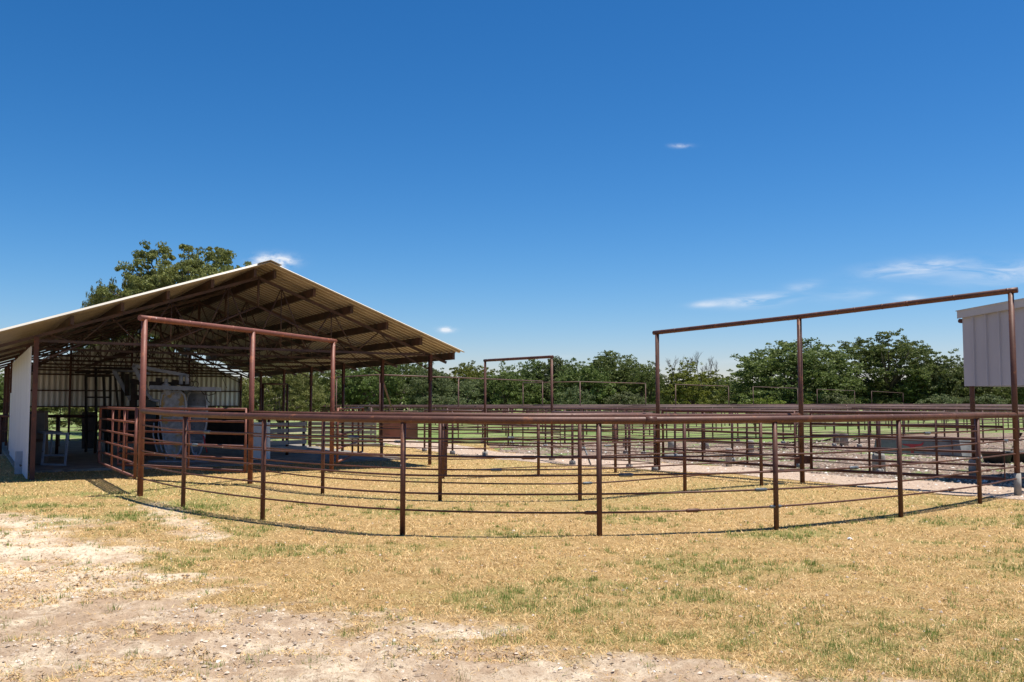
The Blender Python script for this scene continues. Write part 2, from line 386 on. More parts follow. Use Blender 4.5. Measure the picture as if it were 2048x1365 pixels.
low = [(760, 886), (860, 903), (920, 912), (1000, 920), (1150, 930), (1316, 941), (1480, 949), (1600, 962), (1700, 973), (1850, 985), (2048, 1003), (2300, 1030)]
up = [(760, 876), (850, 884), (920, 892), (1010, 906), (1100, 912), (1320, 926), (1480, 935), (1700, 954), (1850, 962), (2048, 978), (2300, 1000)]
def densify(pts, jit, seed):
    out = []; r = random.Random(seed)
    P = [Vector(G(*p)) for p in pts]
    for a, b in zip(P[:-1], P[1:]):
        n_ = max(2, int((b - a).length / .15))
        for k in range(n_): q_ = a.lerp(b, k / n_); out.append((q_.x, q_.y + (vnoise(np.array([q_.x * 1.3]), np.array([q_.y + seed]))[0] - .5) * jit + r.uniform(-.07, .07)))
    out.append((P[-1].x, P[-1].y)); return out
def sheet(name, A, Bp, z, mat):
    A = np.array(A); Bp = np.array(Bp); n_ = 400; ta = np.linspace(0, 1, n_)
    ra = np.c_[np.interp(ta, np.linspace(0, 1, len(A)), A[:, 0]), np.interp(ta, np.linspace(0, 1, len(A)), A[:, 1])]
    rb = np.c_[np.interp(ta, np.linspace(0, 1, len(Bp)), Bp[:, 0]), np.interp(ta, np.linspace(0, 1, len(Bp)), Bp[:, 1])]
    v = np.r_[np.c_[ra, np.full(n_, z)], np.c_[rb, np.full(n_, z)]]; i_ = np.arange(n_ - 1)
    me = npmesh(name, v, np.c_[i_, i_ + 1, i_ + n_ + 1, i_ + n_], mat)
    o = bpy.data.objects.new(name, me); COL.objects.link(o); tag(o, kind='structure'); return np.r_[ra, rb[::-1]]
pathpoly = sheet('gravel_path', densify(low, .9, 1), densify(up, .7, 2), .008, 'path')
yup = [(960, 884), (1100, 886), (1320, 883), (1600, 884), (1750, 868), (2048, 866), (2300, 868)]
yardpoly = sheet('gravel_yard', densify([(1000, 905)] + up[4:], .5, 5), densify(yup, 2, 3), .004, 'yard')
bg_low = [(-300, 912), (0, 912), (85, 912), (165, 912), (240, 911), (420, 906)]; bg_up = [(-300, 890), (0, 890), (85, 889), (165, 890), (240, 893), (420, 893)]
backpoly = sheet('gravel_strip', densify(bg_low, .8, 8), densify(bg_up, .8, 9), .004, 'path')
def inpoly(x, y, P):
    ins = np.zeros(len(x), bool); n_ = len(P); j_ = n_ - 1
    for i_ in range(n_):
        xi, yi = P[i_]; xj, yj = P[j_]
        c_ = ((yi > y) != (yj > y)) & (x < (xj - xi) * (y - yi) / (yj - yi + 1e-12) + xi); ins ^= c_; j_ = i_
    return ins

# ---------------------------------------------------------------- grass and stones (nobody could count them)
def blades(name, n, y0, y1, dens, hfun, colfun, label, cat, lean=(0, 38), wf=.0005):
    y = y0 * (y1 / y0) ** rng.random(n); x = (rng.random(n) * 2 - 1) * (.60 * y + 1.0)
    keep = rng.random(n) < dens(x, y); x = x[keep]; y = y[keep]; n = len(x)
    z = relief(x, y) - .004
    th = rng.random(n) * 2 * np.pi; el = np.radians(lean[0] + (lean[1] - lean[0]) * rng.random(n) ** 1.5)
    L = hfun(x, y, n); wd = np.maximum(.0022, wf * y) * (.6 + .8 * rng.random(n))
    dx = np.cos(th) * np.cos(el); dy = np.sin(th) * np.cos(el); dz = np.sin(el); ph = rng.random(n) * 2 * np.pi
    sx_ = -np.sin(th) * wd; sy_ = np.cos(th) * wd
    a = np.c_[x - sx_, y - sy_, z]; b = np.c_[x + sx_, y + sy_, z]; c = np.c_[x + dx * L, y + dy * L, z + dz * L]
    v = np.stack([a, b, c], 1).reshape(-1, 3); f = np.arange(3 * n).reshape(-1, 3)
    col = np.repeat(colfun(x, y, n), 3, axis=0)
    me = npmesh(name, v, f, 'blade', col=col); o = bpy.data.objects.new(name, me); COL.objects.link(o)
    tag(o, label, cat, kind='stuff'); return o
def gcol(x, y, n):
    g = greenmask(x, y); isg = rng.random(n) < (.07 + .55 * g); r = rng.random((n, 1))
    s = (1 - r) * np.array([[.56, .335, .11]]) + r * np.array([[.93, .68, .36]])
    dk = rng.random(n) < .20; s[dk] = s[dk] * .36
    gg = (1 - r) * np.array([[.15, .17, .045]]) + r * np.array([[.36, .36, .13]])
    return np.where(isg[:, None], gg, s)
def notgravel(x, y): return ~(inpoly(x, y, pathpoly[::16]) | inpoly(x, y, yardpoly[::16]))
blades('dry_grass', 800000, 5.2, 40, lambda x, y: (1 - .90 * dirtmask(x, y) * sstep(fbm(x * 1.2 + 3, y * 2.6 + 8, 4), .62, .50)) * (1 - pasture(x, y)) * (.35 + .65 * sstep(fbm(x * 2.3, y * 2.3, 3), .30, .5)) * notgravel(x, y),
       lambda x, y, n: (.022 + .06 * rng.random(n) ** 1.5) * (1 + .35 * greenmask(x, y)), gcol, 'dry straw coloured grass thinly covering the ground around the pens', 'grass')
def gcol2(x, y, n):
    r = rng.random((n, 1)); return (1 - r) * np.array([[.13, .18, .035]]) + r * np.array([[.30, .36, .10]])
def tufts(n_t, per):
    cx = []; cy = []
    while len(cx) < n_t:
        Y = 5.6 * (16 / 5.6) ** random.random(); X = random.uniform(-.58, .58) * Y
        dm = float(dirtmask(np.array([X]), np.array([Y]))[0]); g_ = float(greenmask(np.array([X]), np.array([Y]))[0])
        if random.random() < (.02 if dm > .5 else .03 + .6 * g_): cx.append(X); cy.append(Y)
    cx = np.repeat(cx, per); cy = np.repeat(cy, per); n = len(cx)
    x = cx + rng.normal(0, .035, n); y = cy + rng.normal(0, .035, n); z = relief(x, y) - .004
    th = rng.random(n) * 2 * np.pi; el = np.radians(40 + 45 * rng.random(n)); L = .02 + .06 * rng.random(n) * np.repeat(.5 + rng.random(n_t), per)
    wd = np.maximum(.002, .00035 * y)
    a = np.c_[x + np.sin(th) * wd, y - np.cos(th) * wd, z]; b = np.c_[x - np.sin(th) * wd, y + np.cos(th) * wd, z]
    c = np.c_[x + np.cos(th) * np.cos(el) * L, y + np.sin(th) * np.cos(el) * L, z + np.sin(el) * L]
    v = np.stack([a, b, c], 1).reshape(-1, 3)
    me = npmesh('green_tufts', v, np.arange(3 * n).reshape(-1, 3), 'blade', col=np.repeat(gcol2(x, y, n), 3, axis=0))
    o = bpy.data.objects.new('green_tufts', me); COL.objects.link(o); tag(o, 'small green grass tufts scattered through the dry grass', 'grass', kind='stuff')
tufts(1500, 20)
def stones(name, n, y0, y1, keepf, size, c0, c1, label, white=.1, power=2.0):
    y = y0 * (y1 / y0) ** rng.random(n); x = (rng.random(n) * 2 - 1) * (.60 * y + 1.0)
    k = keepf(x, y); x = x[k]; y = y[k]; n = len(x)
    s = size[0] + (size[1] - size[0]) * rng.random(n) ** power * 1.0
    base = np.array([[1, 0, 0], [-1, 0, 0], [0, 1, 0], [0, -1, 0], [0, 0, .7], [0, 0, -.7]])
    v = base[None] * s[:, None, None] * (.6 + .8 * rng.random((n, 6, 1)))
    a = rng.random(n) * 6.28; ca_ = np.cos(a)[:, None]; sa_ = np.sin(a)[:, None]
    vx = v[..., 0] * ca_ - v[..., 1] * sa_; vy = v[..., 0] * sa_ + v[..., 1] * ca_
    V = np.stack([vx + x[:, None], vy + y[:, None], v[..., 2] + (relief(x, y) + s * .15)[:, None]], -1).reshape(-1, 3)
    ff = np.array([[0, 2, 4], [2, 1, 4], [1, 3, 4], [3, 0, 4], [2, 0, 5], [1, 2, 5], [3, 1, 5], [0, 3, 5]])
    Fc = (ff[None] + 6 * np.arange(n)[:, None, None]).reshape(-1, 3)
    r = rng.random((n, 1)); c = (1 - r) * np.array([c0]) + r * np.array([c1]); c[rng.random(n) < white] = (.75, .70, .62)
    me = npmesh(name, V, Fc, 'stone', col=np.repeat(c, 6, axis=0)); o = bpy.data.objects.new(name, me); COL.objects.link(o)
    tag(o, label, 'stones', kind='stuff')
stones('dirt_pebbles', 70000, 5.3, 16, lambda x, y: rng.random(len(x)) < .04 + .7 * dirtmask(x, y) * sstep(fbm(x * 1.5, y * 1.5, 3), .38, .6), (.003, .022), (.26, .185, .125), (.70, .58, .46),
       'small pale stones and clods on the bare dirt', .03, 4.0)
stones('path_gravel', 26000, 15, 42, lambda x, y: inpoly(x, y, pathpoly[::12]) | (inpoly(x, y, backpoly[::14])), (.012, .045), (.30, .22, .165), (.62, .50, .40), 'pale gravel covering the path beside the pens', .15)
stones('yard_gravel', 34000, 17, 45, lambda x, y: inpoly(x, y, yardpoly[::12]), (.015, .06), (.10, .07, .055), (.50, .41, .33), 'brown and pale gravel mixed over the pen floor', .04)

# ---------------------------------------------------------------- pipe fences
FR = (.21, .364, .524, .682, .829)
def arc_fence(label, posts, railv, bottoms_skip=(), rp=.0365, rt=.05, rr=.0135, ext0=None, ext1=None, fr=FR, sleeves=(), top_sleeves=(), caps=True):
    P = [Vector(G(*p)) for p in posts]; H = [ZV(v, p.y) for v, p in zip(railv, P)]
    th = Th('pipe_fence', P[len(P) // 2][:], label, 'fence', 'curved pipe fences of the round pen')
    for i, p in enumerate(P):
        if i in bottoms_skip: continue
        MB().tube([p + Vector((0, 0, -.12)), p + Vector((0, 0, H[i] - rt * .4))], rp, 12).build('post', 'pipe', th)
    T = [p + Vector((0, 0, h)) for p, h in zip(P, H)]
    def full(L):
        L = list(L)
        if ext0 is not None: L = [L[0] + Vector(ext0)] + L
        if ext1 is not None: L = L + [L[-1] + Vector(ext1)]
        return L
    C = smoothcurve(full(T)); wp, wr = welded(C, rt, 2.4, len(P)); MB().tube(wp, wr, 14).build('top_rail', 'pipe', th)
    for k, f in enumerate(fr):
        r_ = random.Random(k * 7 + len(P))
        R_ = smoothcurve(full([p + Vector((0, 0, h * f + r_.uniform(-.012, .012))) for p, h in zip(P, H)]), 5)
        MB().tube(R_, rr, 8).build('rail', 'pipe', th)
        for sidx, tpos in sleeves:
            if sidx == k:
                q = tpos * (len(R_) - 1); i0 = int(q); a = R_[i0].lerp(R_[min(i0 + 1, len(R_) - 1)], q - i0); d = (R_[min(i0 + 1, len(R_) - 1)] - R_[i0]).normalized()
                MB().tube([a - d * .1, a - d * .07, a + d * .07, a + d * .1], [rr * 1.2, rr * 1.9, rr * 1.9, rr * 1.2], 8).build('coupling', random.choice(['sleeve', 'pipe', 'sleeve']), th)
    for tpos in top_sleeves:
        q = tpos * (len(C) - 1); i0 = int(q); a = C[i0].lerp(C[min(i0 + 1, len(C) - 1)], q - i0); d = (C[min(i0 + 1, len(C) - 1)] - C[i0]).normalized()
        MB().tube([a - d * .075, a + d * .075], rt * 1.13, 14).build('sleeve', 'pipe', th)
    return P, T
nearP, nearT = arc_fence('outermost curved pipe fence nearest the viewer, sweeping across the whole yard',
    [(280, 993), (366, 1015), (525, 1040), (805, 1070), (1199, 1073), (1553, 1060), (1802, 1035), (1960, 1008), (2036, 992)],
    [822, 828.5, 833.5, 839.5, 841.5, 839, 835.5, 832, 830.5], (0, 8), ext1=(1.9, 1.5, 0),
    sleeves=[(0, .50), (0, .44), (0, .555), (0, .73), (1, .545), (2, .46), (3, .405), (2, .62), (4, .30), (3, .86), (4, .70), (1, .80), (2, .78), (2, .66), (4, .15), (3, .13)], top_sleeves=[.475])
a2P, _ = arc_fence('middle curved pipe fence directly behind the nearest one',
    [(500, 968), (645, 988), (880, 1002), (1160, 1002), (1370, 985), (1523, 972), (1605, 966)],
    [826, 829, 831.5, 832.5, 832.5, 832, 831], (0, 6), rt=.045, sleeves=[(0, .51), (1, .40), (2, .66), (3, .28), (3, .62)])
a3P, _ = arc_fence('innermost curved pipe fence of the round pen, farthest from the viewer',
    [(663, 945), (886, 958), (1077, 950), (1231, 946), (1317, 942)], [825.5, 829, 829.5, 829.5, 830], (0, 4), rt=.04, rr=.012,
    fr=(.13, .30, .465, .63, .79), sleeves=[(1, .5), (3, .42), (2, .72)])
# short hanging bracket
th = Th('gate_latch_bar', G(888, 985), 'short dark steel bar hanging beside a post of the middle curved fence', 'latch')
b = Vector(a2P[2]); MB().beam(b + Vector((.10, .02, .42)), b + Vector((.10, .02, 1.45)), .045, .03, (0, 1, 0)).build('bar', 'pipe', th)
MB().beam(b + Vector((.0, .02, 1.3)), b + Vector((.1, .02, 1.3)), .03, .04).build('hinge', 'pipe', th)

def gate_frame(label, posts, tops, mat='pipe', rp=.055, rb=.055, over=.12, group=None, base=None, name='pipe_gateway'):
    P = [Vector(G(*p)) for p in posts]; H = [ZV(v, p.y) for v, p in zip(tops, P)]
    th = Th(name, P[0][:], label, 'gate frame', group)
    for i, p in enumerate(P):
        po = MB().tube([p + Vector((0, 0, -.12)), p + Vector((0, 0, H[i] - rb * .4))], rp, 14).build('post', mat, th)
        if base and i in base: MB().lathe(p, [(rp * 1.25, 0), (rp * 1.22, .42)], 12).build('footing', 'concrete', th)
    T = [p + Vector((0, 0, h)) for p, h in zip(P, H)]
    d0 = (T[0] - T[1]).normalized() * over; d1 = (T[-1] - T[-2]).normalized() * over
    T[0] = T[0] + d0; T[-1] = T[-1] + d1
    wp, wr = welded(T, rb, 1.1, len(label)); MB().tube(wp, wr, 14).build('crossbar', mat, th); return P
gate_frame('tall reddish pipe gate frame with three posts standing before the open shed', [(280, 993), (500, 968), (663, 945)], [637, 662, 682.5], 'pipe_red')
gate_frame('tall pipe gate frame at right whose long crossbar climbs toward the pale metal building', [(1317, 942), (1605, 966), (2036, 992)], [665.5, 634, 582], 'pipe', base=[2], rp=.052)
gate_frame('pipe gate frame right of the shed eave, standing alone against the treeline', [(970, 911), (1104, 921)], [721.5, 714], 'pipe', rp=.04, rb=.045, over=.05)

def leaf_gate(label, p0, p1, zt, zb, mat='pipe_red', verts=(.33, .62), nb=5, r=.022, rt=.03, ladder=False, name='pipe_gate', chain=False):
    p0 = Vector((*p0[:2], 0)); p1 = Vector((*p1[:2], 0)); th = Th(name, p0[:], label, 'gate')
    up = lambda p, z: p + Vector((0, 0, z))
    MB().tube([up(p0, zb), up(p1, zb), up(p1, zt), up(p0, zt), up(p0, zb)], rt, 10).build('frame', mat, th)
    for k in range(1, nb + 1):
        z = zb + (zt - zb) * k / (nb + 1); MB().tube([up(p0, z), up(p1, z)], r, 8).build('rail', mat, th)
    for v in verts:
        q = p0.lerp(p1, v); MB().tube([up(q, zb), up(q, zt)], r, 8).build('upright', mat, th)
    if chain:
        q = p0.lerp(p1, .93) + Vector((.05, -.05, 0)); mb = MB()
        for k in range(26): mb.tube([up(q, .12 + k * .035), up(q, .15 + k * .035)], .008, 5)
        mb.build('chain', 'sleeve', th)
    return th
hA = Vector(G(275, 990)); leaf_gate('reddish pipe gate swung open toward the white side wall of the shed', (hA.x - .1, hA.y + .1), (G(198, 925, .32)[0], G(198, 925, .32)[1]), 1.62, .32, verts=(.28, .6), nb=4, chain=True)
leaf_gate('reddish pipe gate in front of the grey squeeze chute', G(490, 943, .30), (G(236, 929, .30)[0], G(236, 929, .30)[1]), 1.60, .30, verts=(.42, .93), nb=4, mat='pipe_red')
hC = Vector(G(663, 945)); leaf_gate('reddish pipe gate swung straight back beside the slatted panel', (hC.x + .12, hC.y + .1), G(725, 903, .25)[:2], 1.58, .25, verts=(.55, .8), nb=3, r=.028)
def lerp2(a, b, t_): return (a[0] + (b[0] - a[0]) * t_, a[1] + (b[1] - a[1]) * t_)
f1 = G(1317, 942); f2 = G(1605, 966); f3 = G(2036, 992)
leaf_gate('closed dark pipe gate filling the left bay of the tall right gate frame', lerp2(f1, f2, .04), lerp2(f1, f2, .96), 1.53, .33, 'pipe_dark', (.33, .67), 4, .025, .034)
leaf_gate('closed dark pipe gate filling the right bay of the tall right gate frame', lerp2(f2, f3, .05), lerp2(f2, f3, .95), 1.53, .30, 'pipe_dark', (.33, .68), 4, .025, .034)
fA = G(970, 911); fB = G(1104, 921)
leaf_gate('thin pipe gate hung inside the lone gate frame right of the shed', lerp2(fA, fB, .04), (fB[0] + .3, fB[1] + .9), 1.45, .35, 'pipe_dark', (.5,), 4, .02, .024)
# hinge block where the two dark gates meet
th = Th('hinge_block', (f2[0], f2[1], 0), 'square steel hinge block low on the middle post of the tall right frame', 'hinge')
MB().beam((f2[0] - .17, f2[1] - .02, .50), (f2[0] + .19, f2[1] - .02, .50), .05, .17).build('plate', 'pipe_dark', th)

def line_fence(label, pts, spacing, zt, nr, mat='pipe_far', rp=.036, rr=.014, rt=.035, foot=0, group='straight pipe fences of the back pens', zb=.2, name='pipe_fence'):
    P = [Vector((*p[:2], 0)) for p in pts]; th = Th(name, P[0][:], label, 'fence', group)
    up = lambda p, z: p + Vector((0, 0, z)); n_p = 0
    for a, b in zip(P[:-1], P[1:]):
        n_ = max(1, round((b - a).length / spacing))
        for k in range(n_ + (b is P[-1])):
            q = a.lerp(b, k / n_); n_p += 1
            po = MB().tube([up(q, -.05), up(q, zt)], rp, 7).build('post', mat, th)
            if foot and (k % foot == 0): MB().lathe(q, [(.095, -.02), (.09, .10), (.06, .12)], 12).build('footing', 'concrete', th)
    MB().tube([up(p, zt) for p in P], rt, 7).build('top_rail', mat, th)
    for k in range(nr):
        z = zb + (zt - zb) * k / nr; MB().tube([up(p, z) for p in P], rr, 5).build('rail', mat, th)
# boundary fence between dry grass and path
line_fence('thin pipe fence along the near edge of the pale gravel path behind the round pen', [G(849, 903), G(905, 909), G(970, 911)], 2.2, 1.45, 5, foot=1)
line_fence('thin pipe fence between the lone gate frame and the tall right frame', [G(1104, 921), G(1145, 930), G(1259, 937), G(1310, 942)], 2.3, 1.45, 5, foot=1)
br = Th('brace_pole', G(1182, 932), 'loose pale pole leaning on the fence beside the gravel path', 'pole')
MB().tube([G(1182, 932), PT(1168, 893, G(1182, 932)[1] + .3)], .022, 8).build('pole', 'sleeve', br)

# ---------------------------------------------------------------- open shed
R0 = (-2.3, 26.03); PH = .529; LX = (math.cos(PH), math.sin(PH)); DD = (-math.sin(PH), math.cos(PH))
def S(s, t_, z=0.0): return Vector((R0[0] + s * LX[0] + t_ * DD[0], R0[1] + s * LX[1] + t_ * DD[1], z))
WID = 9.89; SR = -4.865; OV = 1.06; ER = .55; EL = 1.30; ZE = 3.12; ZR = 5.2; ZL = 3.08; BAY = 3.52; NB = 6; LEN = BAY * NB
def roofz(s): return ZR - (ZR - ZE) * (s - SR) / (ER - SR) if s > SR else ZR - (ZR - ZL) * (SR - s) / (SR + WID + EL)
shed = Th('open_shed', S(SR, 0)[:], 'large open sided livestock shed with gabled corrugated roof on steel trusses', 'shed')
for k in range(NB + 1):
    for s_ in (0, -WID):
        top = roofz(s_) - .28
        mb = MB()
        if s_ == 0: mb.tube([S(s_, k * BAY, -.1), S(s_, k * BAY, top)], .05, 10)
        else: mb.beam(S(s_, k * BAY, -.1), S(s_, k * BAY, top), .13, .10, (LX[0], LX[1], 0))
        p_ = mb.build('post', 'pipe_dark', shed)
        if s_ == 0: MB().beam(S(s_, k * BAY, top - .7), S(s_, k * BAY, top + .03), .13, .08, (LX[0], LX[1], 0)).build('bracket', 'pipe_dark', shed, p_)
for k in range(NB + 1):
    t_ = k * BAY; mb = MB(); zc = 3.10
    drop = .27
    for a, b_ in ((SR, ER - .05), (SR, -WID - EL + .05)):
        mb.beam(S(a, t_, roofz(a) - drop), S(b_, t_, roofz(b_) - drop), .05, .07)
    mb.beam(S(-WID, t_, zc + .05), S(0, t_, zc - .03), .05, .06)
    n_ = 14; prev = None
    for i_ in range(n_ + 1):     # web members between the chords
        s_ = -WID + .2 + (WID - .4) * i_ / n_
        q = S(s_, t_, (zc if i_ % 2 else roofz(s_) - drop))
        if prev is not None: mb.tube([prev, q], .017, 6)
        prev = q
    for i_ in range(4, 11, 2):
        s_ = -WID + .2 + (WID - .4) * i_ / n_
        mb.tube([S(s_, t_, zc), S(s_, t_, roofz(s_) - drop)], .015, 6)
    mb.tube([S(0, t_, 2.65), S(-.95, t_, zc)], .02, 6); mb.tube([S(-WID, t_, 2.65), S(-WID + .95, t_, zc)], .02, 6)
    mb.tube([S(SR - 2.4, t_, zc), S(SR, t_, 4.2)], .024, 6); mb.tube([S(SR + 2.4, t_, zc), S(SR, t_, 4.2)], .024, 6); mb.tube([S(SR, t_, 4.2), S(SR, t_, roofz(SR) - drop)], .03, 6)
    mb.build('truss', 'truss', shed)
    if k < NB:                   # light rods between trusses
        for s_ in (SR - 2.4, SR + 2.4): MB().tube([S(s_, t_, zc), S(s_, t_ + BAY, zc + (.7 if k % 2 else 0))], .013, 5).build('tie_rod', 'truss', shed)
pur = [SR + .25, SR + 1.28, SR + 2.3, SR + 3.3, SR + 4.3, ER - .12, SR - .25, SR - 1.28, SR - 2.3, SR - 3.3, SR - 4.35, -WID - EL + .12]
for s_ in pur:
    z = roofz(s_) - .135; sl = .36 if s_ > SR else -.36
    MB().beam(S(s_, -OV + .45, z), S(s_, LEN + .3, z), .07, .20).build('purlin', 'purlin', shed)
def rib_profile(L, pitch, h):
    pr = []; x_ = 0
    while x_ < L:
        for dx_, hh in ((0, 0), (.36, 0), (.52, 1), (.84, 1)): pr.append((min(x_ + dx_ * pitch, L), hh * h))
        x_ += pitch
    pr.append((L, 0)); return pr
def ribbed(mapf, L, pitch, h, n2, name, mat, th, solid=.006, mat2=None, **k):
    pr = rib_profile(L, pitch, h); mb = MB(); n_ = len(pr)
    for j_ in range(n2 + 1):
        for (a, hh) in pr: mb.v.append(mapf(a, j_ / n2, hh))
    for j_ in range(n2):
        for i_ in range(n_ - 1): q = j_ * n_ + i_; mb.f.append((q, q + 1, q + n_ + 1, q + n_)); mb.sm.append(False)
    o = mb.build(name, mat, th, **k)
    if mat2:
        o.data.materials.append(M[mat2]); fi = [1 if (i_ % (n_ - 1)) % 4 in (2, 3) else 0 for i_ in range(len(mb.f))]  # crest and one flank of each rib get the painted shade colour
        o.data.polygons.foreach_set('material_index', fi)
    md = o.modifiers.new('thickness', 'SOLIDIFY'); md.thickness = solid; md.offset = 0
    return o
RL = LEN + OV + .5
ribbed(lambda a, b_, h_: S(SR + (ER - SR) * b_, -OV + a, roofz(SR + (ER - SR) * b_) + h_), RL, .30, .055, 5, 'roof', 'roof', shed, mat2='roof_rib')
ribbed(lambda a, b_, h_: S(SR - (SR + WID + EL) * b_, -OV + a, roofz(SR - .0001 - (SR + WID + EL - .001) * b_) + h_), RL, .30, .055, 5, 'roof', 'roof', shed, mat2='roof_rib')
mb = MB()
for sg in (-1, 1):
    e_ = SR + sg * .28
    mb.prism([S(SR, -OV - .04, ZR + .045), S(e_, -OV - .04, roofz(e_) + .045), S(e_, -OV - .04, roofz(e_) + .055), S(SR, -OV - .04, ZR + .058)], (Vector(S(0, RL + .08)) - Vector(S(0, 0))))
mb.build('ridge_cap', 'roof', shed)
# back wall: ribbed sheets under the gable, with a gap left under the roof
def backwall(a, b_, h_):
    s_ = -WID + a; zt = max(roofz(s_) - .46, 2.4); return S(s_, LEN + .12 + h_, 1.56 + (zt - 1.56) * b_)
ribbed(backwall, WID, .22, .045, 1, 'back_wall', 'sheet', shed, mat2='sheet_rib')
for z in (1.55, 2.25, 2.95):
    MB().beam(S(-WID, LEN + .02, z), S(0, LEN + .02, z), .06, .06).build('girt', 'truss', shed)
for s_ in (-7.4, -4.9, -2.4):
    MB().tube([S(s_, LEN - .05, -.1), S(s_, LEN - .05, roofz(s_) - .3)], .05, 8).build('post', 'pipe_dark', shed)
# white side wall on the left
def sidewall(a, b_, h_):
    zt = 3.02 if a > .9 else 3.02 + (.9 - a) * .0
    return S(-WID - .09 - h_, .02 + a, .02 + (zt - .02) * b_)
ribbed(sidewall, 3 * BAY - .1, .2, .02, 6, 'side_wall', 'white_sheet', shed)
for z in (.5, 1.5, 2.5): MB().beam(S(-WID + .01, .1, z), S(-WID + .01, 3 * BAY, z), .04, .05).build('girt', 'truss', shed)
MB().beam(S(-WID - .1, 3 * BAY + .2, 1.1), S(-WID - .1, 3 * BAY + 1.1, 1.1), .01, 1.9).build('side_panel', 'white_sheet', shed)
MB().beam(S(-WID - .19, 2.1, .0), S(-WID - .19, 2.1, .55), .16, .12, (DD[0], DD[1], 0)).build('meter_box', 'grey_paint', shed)
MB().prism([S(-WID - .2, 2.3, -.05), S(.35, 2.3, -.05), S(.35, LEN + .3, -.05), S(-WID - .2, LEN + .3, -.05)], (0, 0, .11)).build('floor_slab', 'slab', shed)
MB().tube([S(SR - .7, 6, 4.0), S(SR - .7, 6, 2.2)], .008, 5).build('hanging_cable', 'black_steel', shed)
MB().tube([S(SR + .4, 7, 4.0), S(SR + .5, 7, 3.1), S(SR + .9, 7, 2.2)], .008, 5).build('hanging_cable', 'black_steel', shed)

# ---------------------------------------------------------------- squeeze chute and other things under the roof
YC = 26.6
ch = Th('squeeze_chute', G(370, 926, .06), 'grey hydraulic squeeze chute with two rounded side panels and an overhead arm', 'cattle chute')
def plate(u0, u1, v0, v1, Y, taper, mat, name, lab=None):
    cx = (u0 + u1) / 2; hw = (u1 - u0) / 2; pts = []
    for (fx, fy) in [(-.55, 0), (.6, 0), (.88, .05), (1, .16), (1, .45), (.92, .62), (.80, .80), (.55, .94), (.2, 1), (-.25, 1), (-.58, .93), (-.78, .78), (-.9, .6), (-1, .42), (-1, .15), (-.85, .04)]:
        w_ = 1 - taper * max(0, fy - .4)
        pts.append(PT(cx + hw * fx * w_, v0 + (v1 - v0) * fy, Y))
    o = MB().prism(pts[::-1], (.02, .06, 0)).build(name, mat, ch)
    MB().tube([Vector(p) - Vector((0, .02, 0)) for p in pts + pts[:1]], .028, 6).build('rim', 'rim_paint', ch, o)
    for f_ in (.22, .40, .60, .76):
        a_ = Vector(PT(cx - hw * .78, v0 + (v1 - v0) * f_, Y - .03)); b_ = Vector(PT(cx + hw * .78, v0 + (v1 - v0) * (f_ + .01), Y - .03))
        MB().beam(a_, b_, .03, .03).build('rib', 'rim_paint' if f_ < .5 else 'grey_paint', ch, o)
    if lab: o['label'] = lab
plate(321, 372, 784, 914, YC, .25, 'worn_paint', 'side_panel', 'side panel with worn yellow patches')
plate(373, 414, 785, 912, YC + .5, .55, 'dark_grey_paint', 'side_panel')
c_ = lambda pts, r, name, mat='grey_paint', n=8: MB().tube(pts, r, n).build(name, mat, ch)
MB().beam(PT(306, 775, YC), PT(437, 779, YC), .5, .11).build('top_beam', 'grey_paint', ch)
MB().beam(PT(266, 731, YC + .1), PT(376, 752, YC + .1), .08, .09).build('lever_arm', 'grey_paint', ch)
MB().beam(PT(267, 732, YC + .1), PT(296, 786, YC + .1), .08, .10, (1, 0, 0)).build('brace', 'grey_paint', ch)
MB().beam(PT(228, 742, YC + 1), PT(262, 800, YC + 1), .08, .10, (1, 0, 0)).build('brace', 'grey_paint', ch)
c_([PT(228, 741, YC + 1), PT(272, 743, YC + .8), PT(300, 748, YC + .8)], .035, 'head_bar')
c_([PT(290, 782, YC), PT(304, 800, YC), PT(320, 803, YC)], .045, 'curved_pipe')
for u_ in (362, 374): c_([PT(u_, 750, YC), PT(u_, 769, YC)], .06, 'cylinder')
MB().lathe(Vector(PT(332, 774, YC)), [(.13, 0), (.12, .06), (.05, .10), (.055, .22), (.04, .24)], 12).build('valve', 'worn_paint', ch)
MB().prism([PT(327, 781, YC - .05), PT(341, 781, YC - .05), PT(339, 790, YC - .05), PT(330, 792, YC - .05)], (0, .1, 0)).build('bracket', 'worn_paint', ch)
import itertools
def loop(u, v, r, Y, n=14): return [Vector(PT(u, v, Y)) + Vector((math.cos(a) * r, 0, math.sin(a) * r * 1.2)) for a in [2 * math.pi * k / n for k in range(n + 1)]]
c_(loop(386, 756, .09, YC), .011, 'hose', 'black_steel', 5); c_(loop(392, 769, .07, YC), .011, 'hose', 'black_steel', 5); c_(loop(383, 768, .06, YC), .011, 'hose', 'black_steel', 5)
c_([PT(402, 782, YC), PT(408, 789, YC), PT(418, 791, YC), PT(430, 788, YC), PT(433, 781, YC)], .012, 'hose', 'black_steel', 5)
c_([PT(410, 784, YC), PT(414, 800, YC), PT(420, 806, YC)], .012, 'hose', 'black_steel', 5)
for u_, v0 in ((308, 846), (318, 842)): c_([PT(u_, v0, YC), PT(u_ - 2, 870, YC), PT(u_ + 4, 895, YC), PT(u_ + 7, 905, YC)], .022, 'handle', 'grey_paint', 6)
for u_ in (332, 349, 372, 392): c_([PT(u_, 905, YC + .2), PT(u_, 926, YC + .2)], .03, 'leg', 'grey_paint', 6)
MB().beam(PT(306, 924, YC), PT(418, 926, YC), .7, .10).build('base', 'grey_paint', ch)
MB().beam(PT(372, 782, YC + .6), PT(372, 905, YC + .6), .5, .05, (1, 0, 0)).build('rear_panel', 'black_steel', ch)
